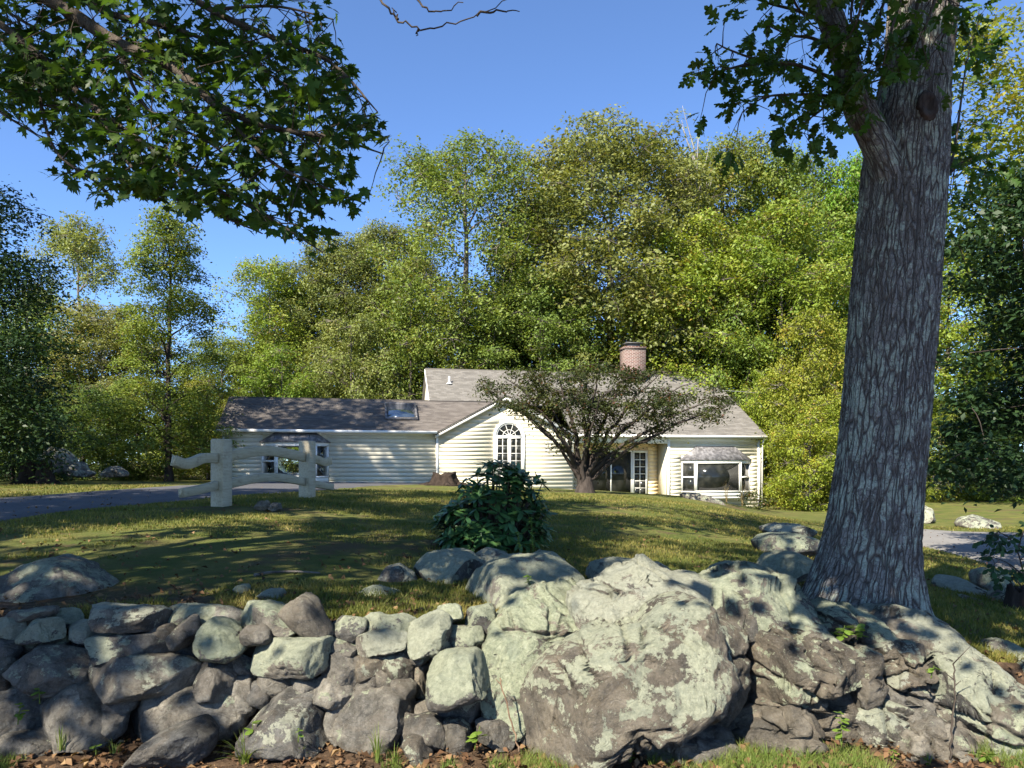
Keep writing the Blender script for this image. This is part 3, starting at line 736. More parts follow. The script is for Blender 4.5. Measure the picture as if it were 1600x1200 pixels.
def bay(x0, x1, f0, f1, dep, z0, z1, rz, r0, r1, clear, seams, sash):
    """bay window on the wall: x0..x1 on the wall, f0..f1 on its front, roof from z1 to rz"""
    b = empty('bay_window', ((x0 + x1) / 2, 0, z0)); b.parent = house
    ox = (x0 + x1) / 2; O = lambda x, y, z: (x - ox, y, z - z0)
    fm = M['trim']; g = 'clear_glass' if clear else 'glass'
    # base and head
    for (za, zc, gr, nm) in ((z0 - .14, z0 + .05, .0, 'sill'), (z0 - .26, z0 - .17, -.03, 'skirt'), (z1 - .09, z1 + .03, .03, 'head')):
        pts = [(x0 - gr, 0), (f0 - gr * .5, -dep - gr), (f1 + gr * .5, -dep - gr), (x1 + gr, 0)]
        V = [O(p[0], p[1], z) for z in (za, zc) for p in pts]
        MB().add(V, [np.array([(0, 3, 2, 1), (4, 5, 6, 7), (0, 1, 5, 4), (1, 2, 6, 5), (2, 3, 7, 6)])]).build(nm, fm, b)
    # sides are framed flat and turned into place
    def side(a, c, nc, nr, fw, meet):
        L = math.hypot(c[0] - a[0], c[1] - a[1]); ang = math.atan2(c[1] - a[1], c[0] - a[0])
        h0, h1 = .05, z1 - .09 - z0
        objs = []
        f = MB(); f.box(0, L, -.04, .05, h0, h0 + fw).box(0, L, -.04, .05, h1 - fw, h1).box(0, fw, -.039, .05, h0 + fw, h1 - fw).box(L - fw, L, -.039, .05, h0 + fw, h1 - fw)
        if meet: f.box(fw, L - fw, -.036, .05, (h0 + h1) / 2 - .035, (h0 + h1) / 2 + .035)
        objs.append(f.build('frame', fm, b))
        zz = [h0 + fw, (h0 + h1) / 2, h1 - fw] if meet else [h0 + fw, h1 - fw]
        for q0, q1 in zip(zz[:-1], zz[1:]):
            objs.append(MB().box(fw, L - fw, .0, .012, q0 + .002, q1 - .002).build('pane', M[g], b))
        for o in objs:
            o.location = O(a[0], a[1], z0); o.rotation_euler = (0, 0, ang)
    side((x0, 0), (f0, -dep), 1, 1, .07, sash)
    side((f0, -dep), (f1, -dep), 1, 1, .09, False)
    side((f1, -dep), (x1, 0), 1, 1, .07, sash)
    # metal roof with seams
    e = .10
    A = [O(x0 - e, -.03, z1 + .03), O(f0 - e * .6, -dep - e, z1 + .03), O(f1 + e * .6, -dep - e, z1 + .03), O(x1 + e, -.03, z1 + .03)]
    T = [O(r0, -.05, rz), O(r1, -.05, rz)]
    MB().add(A + T + [(p[0], p[1], p[2] - .03) for p in A], [np.array([(1, 2, 5, 4), (0, 3, 2, 1), (6, 7, 1, 0), (7, 8, 2, 1), (8, 9, 3, 2), (6, 9, 8, 7)]), np.array([(0, 1, 4), (2, 3, 5), (0, 4, 3)])[:2]]).build('bay_roof', M['metal'], b)
    sm = MB()
    if seams:
        for k in range(seams + 1):
            w = k / seams
            p = np.array(A[1]) * (1 - w) + np.array(A[2]) * w; q = np.array(T[0]) * (1 - w) + np.array(T[1]) * w
            sm.tube([p, q], .018, 5)
    for p, q in ((A[1], T[0]), (A[2], T[1]), (A[0], T[0]), (A[3], T[1]), (T[0], T[1])): sm.tube([p, q], .016, 5)
    sm.build('roof_seam', M['metal'], b)
    return b
zz0 = hz(460, 752) + .12
bay(hs(409), hs(513), hs(431, -.6), hs(493, -.6), .6, zz0, hz(460, 692), hz(460, 676), hs(430), hs(494), True, 6, True)
bay(hs(1065), hs(1171), hs(1087, -.6), hs(1157, -.6), .6, hz(1120, 771, -.6), hz(1120, 719, -.6), hz(1115, 698), hs(1087), hs(1147), False, 1, True)

# sliding glass and french door in the recess
Y = 1.35
sd = empty('sliding_door', (hs(955, Y), Y, 0)); sd.parent = house
ox = hs(955, Y)
zb_, zt_ = .45, hz(1000, 704, Y)
window_grid(sd, 'door_frame', hs(921, Y) - ox, hs(987, Y) - ox, zb_, zt_, -.04, 2, 1, .07, .07)
fd = empty('french_door', (hs(1000, Y), Y, 0)); fd.parent = house; ox = hs(1000, Y)
window_grid(fd, 'door_frame', hs(987.5, Y) - ox, hs(1011, Y) - ox, zb_, zt_, -.04, 2, 6, .11, .03)

# skylight, vent pipe, chimney
def on_wing(cx, cy):
    """point of the wing roof under a pixel"""
    for k in range(200):
        Yk = -.3 + 3.3 * k / 200
        if hz(cx, cy, Yk) <= ZE + (Yk + .32) * (ZRW - ZE) / 3.32: return np.array([hs(cx, Yk), Yk, hz(cx, cy, Yk)])
c = [on_wing(602, 657), on_wing(653, 657), on_wing(653, 633), on_wing(602, 633)]
sk = empty('skylight', tuple(c[0])); sk.parent = house
slope = math.atan2(ZRW - ZE, 3.32)
up = np.array([0, math.cos(slope), math.sin(slope)]); nr = np.array([0, -math.sin(slope), math.cos(slope)]); ex = np.array([1.0, 0, 0])
Lx = c[1][0] - c[0][0]; Ly = np.linalg.norm(c[3] - c[0])
def sbox(a0, a1, b0, b1, n0, n1):
    V = [ex * a + up * b + nr * n for n in (n0, n1) for b in (b0, b1) for a in (a0, a1)]
    return V, [[0, 2, 3, 1], [4, 5, 7, 6], [0, 1, 5, 4], [2, 6, 7, 3], [0, 4, 6, 2], [1, 3, 7, 5]]
f = MB()
for q in ((0, Lx, 0, .1, 0, .16), (0, Lx, Ly - .1, Ly, 0, .16), (0, .1, .1, Ly - .1, 0, .158), (Lx - .1, Lx, .1, Ly - .1, 0, .158)): f.add(*sbox(*q))
f.build('frame', M['metal'], sk)
MB().add(*sbox(.1, Lx - .1, .1, Ly - .1, .08, .12)).build('pane', M['sky_glass'], sk)
def on_main(cx, cy):
    for k in range(300):
        Yk = 2.9 + 3.3 * k / 300
        if hz(cx, cy, Yk) <= ZRW - .14 + (Yk - 2.9) * (ZRM - ZRW + .14) / (YR - 2.9): return np.array([hs(cx, Yk), Yk, hz(cx, cy, Yk)])
v = on_main(702, 600)
vp = empty('vent_pipe', tuple(v)); vp.parent = house
MB().tube([(0, 0, -.1), (0, 0, .42)], .06, 10).build('pipe', M['pipe'], vp, True)
MB().tube([(0, 0, -.02), (0, 0, .02), (0, 0, .12)], [.2, .16, .07], 12).build('flashing', M['pipe'], vp, True)
# chimney behind the ridge's front slope
CY = 5.2
ch = empty('chimney', (hs(977, CY), CY, 5.8)); ch.parent = house
cw = hs(1009, CY) - hs(977, CY); ctop = hz(990, 541, CY) - 5.8
MB().box(0, cw, 0, .95, 0, ctop - .16).build('stack', M['brick'], ch)
MB().box(-.04, cw + .04, -.04, .99, ctop - .16, ctop).build('corbel', M['brick'], ch)
MB().box(.25, cw - .25, .2, .75, ctop, ctop + .2).box(.12, cw - .12, .1, .85, ctop + .2, ctop + .26).build('cap', M['black'], ch)
MB().box(-.1, cw + .1, -.08, -.005, -.4, .35).build('flashing', M['pipe'], ch)

# ------------------------------------------------------------------ rocks
_ico = {}
def ico(n):
    if n not in _ico:
        bm = bmesh.new(); bmesh.ops.create_icosphere(bm, subdivisions=n, radius=1.0)
        bm.verts.ensure_lookup_table()
        V = np.array([v.co[:] for v in bm.verts]); T = np.array([[v.index for v in f.verts] for f in bm.faces]); bm.free()
        _ico[n] = (V, T)
    return _ico[n]

def poly_radius(poly, th):
    """distance from the centre to a star-shaped outline in direction th"""
    P = np.asarray(poly, dtype=float); a = np.arctan2(P[:, 1], P[:, 0]); o = np.argsort(a); P = P[o]
    out = np.zeros_like(th); best = np.full_like(th, 1e9)
    c, s = np.cos(th), np.sin(th)
    for k in range(len(P)):
        p, q = P[k], P[(k + 1) % len(P)]; e = q - p
        den = c * e[1] - s * e[0]; den = np.where(np.abs(den) < 1e-9, 1e-9, den)
        t = (p[0] * e[1] - p[1] * e[0]) / den
        u = (p[0] * s - p[1] * c) / den
        ok = (t > 0) & (u >= -1e-6) & (u <= 1 + 1e-6)
        best = np.where(ok & (t < best), t, best)
    return np.where(best > 1e8, np.median(best[best < 1e8]), best)

def rock_mesh(name, seed, w=None, h=None, poly=None, depth=.3, rot=0.0, sub=4, tilt=0.0, chisel=7, amp=.05, box=.58, strata=0.0, facets=8, micro=.28, fb=.3, flatp=.7, cracks=0):
    """one stone: outline in the xz plane (metres, centred), depth in y, chiselled faces, worn relief"""
    rs = np.random.RandomState(seed)
    D, T = ico(sub)
    th = np.arctan2(D[:, 2], D[:, 0]); rho = np.hypot(D[:, 0], D[:, 2])
    if poly is not None:
        r = poly_radius(poly, th)
        for _ in range(1):
            r = (r + poly_radius(poly, th + .06) + poly_radius(poly, th - .06)) / 3
        size = float(np.sqrt(np.median(r) ** 2)); 
    else:
        e = rs.uniform(2.8, 5.5); tt = th - math.radians(rot)
        r = (np.abs(np.cos(tt) / (w / 2)) ** e + np.abs(np.sin(tt) / (h / 2)) ** e) ** (-1 / e)
        for k in (2, 3, 4, 5):
            r = r * (1 + rs.uniform(-.055, .055) * np.cos(k * th + rs.uniform(0, 6.3)))
        size = min(w, h) / 2
    rp = rho ** box
    y = np.sign(D[:, 1]) * np.abs(D[:, 1]) ** flatp * depth / 2
    P = np.stack([r * rp * np.cos(th), y, r * rp * np.sin(th)], 1)
    for _ in range(chisel):                         # flat faces knocked off
        n = rs.normal(size=3); n[1] = -abs(n[1]) - .25; n[2] += .25; n /= np.linalg.norm(n)
        pr = P @ n; off = pr.max() * rs.uniform(.6, .9)
        ex = np.maximum(pr - off, 0)
        P = P - n * ex[:, None]
    def normals(P):
        fn = np.cross(P[T[:, 1]] - P[T[:, 0]], P[T[:, 2]] - P[T[:, 0]])
        N = np.zeros_like(P)
        for q in range(3): np.add.at(N, T[:, q], fn)
        return N / (np.linalg.norm(N, axis=1, keepdims=True) + 1e-9)
    sc = 1.6 / max(size, .05)
    sc = min(sc, 9.0)
    for K, bl, jit in ((facets, fb, .22 if fb > .5 else .1), (facets * 4, micro, .28)):       # broken faces: each patch is flattened to its own plane
        if K < 2: continue
        N0 = normals(P); si = rs.choice(len(P), K, replace=False)
        W = P + .35 * size * np.stack([fbm(P * sc * 1.3 + o, 2, seed % 71 + o) for o in (1, 7, 13)], 1)
        near = np.argmin(((W[:, None] - P[si][None]) ** 2).sum(-1), 1)
        nn = N0[si] + rs.normal(size=(K, 3)) * jit; nn /= np.linalg.norm(nn, axis=1, keepdims=True)
        pn, pp = nn[near], P[si][near]
        off = ((P - pp) * pn).sum(1)
        lim = size * (.34 if fb > .5 else .15)
        P = P - pn * (np.clip(off, -lim, lim) * bl)[:, None]
    d = fbm(P * sc + seed * 3.1, 4, seed % 97) * amp * size * 1.6
    rd = 1 - np.abs(fbm(P * sc * 2.3 + seed, 3, seed % 89 + 5)) * 2
    d = d - np.maximum(rd - .72, 0) * amp * size * 1.6
    d = d + fbm(P * 22.0 + seed, 3, 3) * .009 + np.abs(fbm(P * 45.0 + seed, 2, 4)) * .005
    if strata:
        q = P[:, 2] * 1.0 + P[:, 0] * .18 + .05 * fbm(P * 5 + seed, 2, 9)
        d = d + strata * (np.abs(((q * 9.0) % 1.0) - .5) - .25)
    for q in range(cracks):                         # joints that run right through the block
        n = np.array([.35, .15, 1.0]) if q % 2 == 0 else np.array([1.0, .2, -.25])
        n = n + rs.normal(size=3) * .22; n /= np.linalg.norm(n)
        pr = P @ n; off = rs.uniform(np.quantile(pr, .2), np.quantile(pr, .8))
        ds = pr - off + .035 * fbm(P * 7 + seed + q * 9, 3, 5)
        side = 1 / (1 + np.exp(-ds / .006))
        d = d - .05 * np.exp(-(ds / .013) ** 2) + (side - .5) * rs.uniform(-.045, .045)
    N = P / (np.linalg.norm(P, axis=1, keepdims=True) + 1e-6)
    N = N * np.array([.7, 1.3, .7])
    P = P + N * d[:, None]
    P[:, 1] += tilt * P[:, 2]
    me = mesh_np(name, P, [T], smooth=True)
    return me

def stone(name, parent, cx, cy, w, h, d, rot=0, lichen=.3, tone=.3, seed=None, sub=4, dep=.75, tilt=.15, poly=None, grow=1.0, **kw):
    """stone drawn by its place and size in the photograph at distance d"""
    s = d / F
    seed = seed if seed is not None else int(cx * 7 + cy * 13) % 9973
    if poly is not None:
        P = np.array(poly, dtype=float); cx, cy = (P[:, 0].min() + P[:, 0].max()) / 2, (P[:, 1].min() + P[:, 1].max()) / 2
        cx, cy = P[:, 0].mean() * .5 + cx * .5, P[:, 1].mean() * .5 + cy * .5
        pl = np.stack([(P[:, 0] - cx) * s, -(P[:, 1] - cy) * s], 1) * grow
        me = rock_mesh(name, seed, poly=pl, depth=dep, sub=sub, tilt=tilt, **kw)
    else:
        me = rock_mesh(name, seed, w=w * s, h=h * s, depth=dep * max(min(w, h) * 1.25, .62 * max(w, h)) * s, rot=rot, sub=sub, tilt=tilt, **kw)
    o = link(name, me, M['stone'], parent)
    loc = px(cx, cy, d)
    o.location = loc - (np.array(parent.location) if parent is not None else 0)
    o['lichen'] = float(lichen); o['tone'] = float(tone)
    return o

wall = empty('stone_wall', (-1.6, 4.75, 0))
tag(wall, 'dry stone wall of grey lichened fieldstones running along the verge', 'wall')
WS = [  # x, y, w, h, rotation, lichen, tone, distance
    (40, 961, 96, 17, 8, .35, .3, 4.95), (97, 969, 62, 34, 0, .95, .2, 5.1), (193, 966, 152, 36, -4, .62, .5, 4.85), (318, 965, 128, 36, -3, .6, .1, 5.0),
    (12, 984, 46, 35, 0, .95, .2, 4.85), (65, 986, 70, 36, 4, .85, .3, 4.85), (128, 987, 62, 34, -5, .85, .2, 4.95), (205, 992, 62, 30, 0, .5, .2, 4.98), (250, 993, 48, 30, 15, .15, .5, 4.85),
    (288, 990, 60, 34, 35, .5, .4, 4.82), (32, 1008, 56, 24, 0, .4, .2, 4.95), (84, 1006, 40, 28, 0, .7, .2, 4.95), (190, 1011, 148, 40, 3, .55, .3, 4.8), (110, 1012, 40, 26, 0, .5, .3, 5.0),
    (418, 967, 108, 50, -8, .82, .2, 4.9), (399, 995, 48, 34, 8, .05, .3, 4.78), (450, 1028, 140, 58, 3, .95, .3, 4.75), (540, 981, 66, 36, -4, .5, .2, 4.98),
    (4, 1020, 42, 40, -30, .15, .1, 4.8), (76, 1049, 120, 72, -3, .28, .35, 4.72), (-2, 1056, 42, 56, 0, .1, .7, 4.7), (148, 1037, 44, 26, 10, .1, .4, 4.9), (220, 1057, 178, 66, -5, .42, .25, 4.7),
    (335, 1062, 60, 64, 0, .15, .25, 4.72), (376, 1046, 60, 36, -20, .5, .3, 4.85), (286, 1028, 56, 42, 0, .2, .2, 4.95), (300, 1013, 50, 34, 0, .3, .2, 4.98), (426, 1070, 54, 36, -5, .12, .25, 4.74), (472, 1071, 44, 34, 0, .2, .2, 4.74),
    (520, 1089, 66, 48, -10, .3, .2, 4.7), (535, 1048, 64, 50, -15, .32, .25, 4.8), (532, 1011, 76, 40, 0, .6, .2, 4.9), (407, 1085, 40, 36, -15, .05, .2, 4.74), (377, 1092, 42, 62, 12, .2, .1, 4.74),
    (186, 1097, 60, 38, 22, .08, .2, 4.66), (172, 1128, 44, 50, 0, .05, .2, 4.62), (25, 1116, 110, 84, 4, .2, .2, 4.66), (118, 1119, 118, 96, -3, .15, .2, 4.6), (282, 1118, 200, 84, -3, .15, .15, 4.72),
    (489, 1095, 30, 28, 0, .1, .2, 4.72), (590, 1124, 132, 92, -12, .25, .2, 4.66), (40, 1166, 120, 40, 0, .2, .3, 4.5),
    (597, 1004, 90, 34, 6, .85, .4, 4.85), (602, 979, 96, 36, 0, .85, .1, 4.98), (671, 992, 70, 64, 0, .92, .4, 4.88), (726, 1003, 58, 46, 0, .85, .3, 4.95), (751, 972, 50, 48, 20, .7, .2, 5.1), (700, 961, 48, 32, 10, .85, .3, 5.05),
    (719, 1108, 98, 52, 12, .72, .3, 4.72), (580, 1038, 58, 40, 28, .25, .7, 4.82), (623, 1042, 48, 52, 0, .5, .7, 4.84), (652, 1030, 44, 20, 0, .75, .4, 4.9), (600, 1063, 40, 38, 0, .2, .6, 4.8), (628, 1079, 48, 38, -35, .35, .5, 4.74),
    (578, 1069, 34, 26, 0, .2, .4, 4.78), (680, 1016, 46, 22, -40, .95, .4, 4.84), (672, 1122, 50, 48, 0, .35, .4, 4.72), (655, 1150, 80, 58, -5, .3, .5, 4.56), (650, 1182, 54, 54, 0, .5, .6, 4.42), (714, 1150, 56, 50, 10, .35, .5, 4.56), (773, 1148, 66, 40, -10, .2, .4, 4.56),
    (522, 1135, 30, 74, 0, .1, .1, 4.64), (540, 1096, 20, 38, -12, .1, .3, 4.76), (745, 1120, 60, 50, 0, .2, .4, 4.85), (655, 1065, 50, 50, 0, .2, .6, 4.92), (600, 1090, 60, 40, 0, .2, .4, 4.86), (700, 1040, 60, 40, 0, .5, .5, 5.0), (630, 1012, 50, 30, 0, .6, .4, 5.0), (560, 1062, 36, 30, 0, .2, .3, 4.9),
]
for (x, y, w, h, rt, li, to, d) in WS:
    stone('stone', wall, x, y, w * .99, h * 1.0, d, rt, li, to, sub=5 if w > 62 else 4, dep=.9, amp=.035, chisel=10, box=.5)
stone('stone', wall, 0, 0, 0, 0, 4.88, lichen=.12, tone=.55, poly=[(432, 957), (452, 942), (477, 927), (490, 936), (508, 965), (524, 990), (505, 999), (478, 992), (455, 975)], dep=.28, chisel=4, amp=.025)
stone('stone', wall, 0, 0, 0, 0, 4.76, lichen=.95, tone=.2, poly=[(312, 985), (330, 966), (352, 970), (375, 990), (384, 1015), (362, 1032), (325, 1028), (308, 1012)], dep=.3, chisel=4, amp=.03)
stone('stone', wall, 0, 0, 0, 0, 4.58, lichen=.3, tone=.2, poly=[(378, 1150), (395, 1115), (420, 1092), (462, 1077), (490, 1092), (525, 1130), (524, 1155), (500, 1170), (420, 1170), (385, 1165)], dep=.5, chisel=7, amp=.035, sub=5, tilt=.3)
stone('stone', wall, 0, 0, 0, 0, 4.62, lichen=.78, tone=.3, poly=[(665, 1040), (690, 1023), (740, 1018), (768, 1030), (783, 1055), (772, 1072), (735, 1092), (690, 1104), (670, 1100)], dep=.42, chisel=6, amp=.03, sub=5, tilt=.2)
rr = random.Random(5)                               # smaller stones wedged deeper in the wall
for k in range(60):
    x = rr.uniform(-30, 790); y = rr.uniform(985, 1150)
    stone('stone', wall, x, y, rr.uniform(40, 90), rr.uniform(30, 60), rr.uniform(5.12, 5.3), rr.uniform(-25, 25), rr.uniform(.1, .4), rr.uniform(0, .6), seed=3000 + k, sub=3, dep=.9)
for k in range(10):                                 # the wall goes on to the left
    stone('stone', wall, -60 - 45 * (k // 3) + rr.uniform(-10, 10), 985 + 60 * (k % 3), 90, 60, 4.78, rr.uniform(-10, 10), .4, .3, seed=3100 + k, sub=3, dep=.9)

outcrop = empty('rock_outcrop', (2.1, 4.9, 0))
tag(outcrop, 'massive cracked ledge of brown rock crusted with pale lichen below the oak', 'rock outcrop')
OC = [  # outline, distance, depth, lichen, tone, tilt, chisel, strata
    ([(822, 1087), (848, 1050), (876, 1024), (935, 999), (1000, 975), (1040, 955), (1075, 946), (1112, 953), (1124, 1000), (1128, 1045), (1108, 1098), (1060, 1120), (1005, 1126), (950, 1152), (895, 1184), (850, 1178), (824, 1166)], 4.62, .7, .60, .7, .5, 6, .008),
    ([(888, 940), (930, 913), (985, 892), (1010, 890), (1040, 903), (1072, 898), (1092, 915), (1086, 948), (1040, 962), (980, 987), (920, 1008), (893, 995)], 5.2, .6, .82, .4, .7, 5, .0),
    ([(757, 992), (790, 965), (830, 942), (890, 924), (930, 935), (925, 990), (890, 1030), (840, 1075), (818, 1112), (770, 1112), (748, 1055)], 5.05, .62, .80, .45, .55, 6, .0),
    ([(1085, 925), (1130, 905), (1185, 892), (1218, 910), (1252, 945), (1276, 998), (1240, 1010), (1200, 995), (1150, 985), (1095, 975)], 5.3, .75, .64, .5, .6, 5, .0),
    ([(1070, 960), (1110, 950), (1150, 955), (1166, 985), (1163, 1040), (1166, 1090), (1130, 1100), (1100, 1100), (1098, 1050), (1085, 1010)], 4.86, .6, .46, .8, .25, 8, .010),
    ([(1160, 965), (1200, 968), (1245, 998), (1300, 1003), (1340, 1020), (1336, 1060), (1290, 1068), (1225, 1077), (1166, 1094), (1160, 1040)], 4.88, .62, .5, .8, .22, 9, .012),
    ([(1106, 1100), (1162, 1096), (1228, 1074), (1335, 1062), (1340, 1100), (1320, 1142), (1240, 1136), (1150, 1138), (1108, 1130)], 4.9, .6, .12, .75, .15, 9, .014),
    ([(1150, 1138), (1188, 1118), (1238, 1103), (1268, 1115), (1292, 1142), (1262, 1158), (1205, 1164), (1152, 1166)], 4.66, .4, .1, .7, .35, 6, .0),
    ([(1070, 1128), (1110, 1122), (1148, 1132), (1150, 1166), (1105, 1164), (1075, 1150)], 4.68, .4, .1, .6, .25, 6, .0),
    ([(1000, 1196), (1012, 1158), (1030, 1132), (1062, 1128), (1092, 1150), (1148, 1160), (1150, 1192), (1080, 1202)], 4.5, .4, .12, .35, .3, 8, .0),
    ([(945, 1168), (965, 1150), (1012, 1138), (1020, 1160), (985, 1180), (950, 1182)], 4.62, .3, .1, .5, .2, 5, .0),
    ([(1362, 968), (1430, 962), (1488, 970), (1530, 1012), (1592, 1085), (1612, 1110), (1545, 1110), (1480, 1065), (1430, 1045), (1385, 1010)], 5.25, .8, .62, .45, .8, 4, .0),
    ([(1466, 1045), (1500, 1033), (1548, 1050), (1600, 1098), (1562, 1108), (1530, 1126), (1478, 1120), (1468, 1080)], 4.88, .55, .74, .4, .45, 5, .0),
    ([(1518, 1160), (1540, 1122), (1562, 1096), (1605, 1100), (1640, 1190), (1585, 1196), (1535, 1188)], 4.6, .55, .5, .4, .35, 5, .0),
    ([(1334, 1112), (1372, 1092), (1440, 1106), (1482, 1130), (1470, 1158), (1430, 1170), (1392, 1166), (1342, 1164)], 4.74, .5, .5, .6, .5, 6, .008),
    ([(1392, 1186), (1428, 1148), (1480, 1130), (1522, 1152), (1515, 1196), (1420, 1204)], 4.52, .4, .12, .3, .3, 9, .012),
    ([(1258, 962), (1290, 953), (1342, 962), (1384, 985), (1375, 1006), (1325, 1010), (1280, 1008)], 5.4, .6, .72, .5, .8, 4, .0),
    ([(1360, 1008), (1395, 998), (1428, 1003), (1428, 1020), (1390, 1030), (1360, 1022)], 5.08, .35, .65, .6, .4, 5, .0),
    ([(1368, 1050), (1378, 1025), (1390, 1010), (1405, 1025), (1412, 1045), (1395, 1054)], 4.98, .28, .35, .75, .2, 6, .0),
    ([(1397, 1012), (1425, 1008), (1440, 1020), (1418, 1042), (1406, 1036)], 4.98, .28, .4, .75, .3, 6, .0),
    ([(1385, 1068), (1410, 1048), (1440, 1036), (1456, 1050), (1430, 1062), (1400, 1070)], 4.9, .3, .4, .75, .4, 5, .0),
    ([(1355, 1100), (1375, 1072), (1410, 1062), (1460, 1056), (1480, 1080), (1470, 1106), (1420, 1112), (1375, 1110)], 4.9, .4, .25, .4, .25, 10, .014),
    ([(1325, 1025), (1350, 1010), (1368, 1020), (1370, 1055), (1358, 1085), (1335, 1100), (1328, 1060)], 4.86, .35, .3, .6, .15, 7, .0),
    ([(1328, 1075), (1350, 1066), (1362, 1085), (1350, 1110), (1330, 1105)], 4.82, .3, .2, .5, .15, 6, .0),
    ([(1450, 1100), (1490, 1108), (1530, 1120), (1515, 1150), (1470, 1150), (1445, 1125)], 4.84, .4, .45, .35, .5, 5, .0),
    ([(1230, 985), (1262, 975), (1300, 990), (1330, 1005), (1290, 1022), (1245, 1012)], 5.05, .4, .7, .5, .5, 5, .0),
    ([(810, 1130), (835, 1100), (860, 1120), (850, 1165), (815, 1168)], 4.95, .4, .2, .5, .2, 5, .0),
]
for k, (pl, d, dep, li, to, ti, chs, st) in enumerate(OC):
    chs = chs // 2
    big = (max(p[0] for p in pl) - min(p[0] for p in pl)) > 110
    face = k in (4, 5, 6, 7, 14, 21)
    stone('rock_block', outcrop, 0, 0, 0, 0, d, lichen=li, tone=to, poly=pl, dep=dep, chisel=1 if k == 0 else chs + (3 if face else 0), amp=.05 if big else .045, sub=6 if big else 5, tilt=ti, seed=400 + k, strata=st * (1.8 if face else 1.3),
          box=.34 if face or k == 0 else .42, flatp=.38 if face else .5, facets=(8 if k == 0 else 10) if big else 8, micro=.34, fb=.35 if k == 0 else (.45 if face else .7), cracks=5 if k == 0 else (4 if big else 1), grow=1.06 if k == 0 else 1.04)

def boulder(name, label, pl, d=None, dep=.5, lichen=.6, tone=.3, tilt=.4, seed=0, base=None, sub=5, group=None, chisel=5, amp=.05):
    P = np.array(pl, dtype=float)
    if d is None:
        cx, by = (P[:, 0].min() + P[:, 0].max()) / 2, P[:, 1].max() if base is None else base
        d = ground_px(cx, by)[1] + dep * .35
    o = stone(name, None, 0, 0, 0, 0, d, lichen=lichen, tone=tone, poly=pl, dep=dep, chisel=chisel, amp=amp, sub=sub, tilt=tilt, seed=seed)
    return tag(o, label, 'boulder', group)

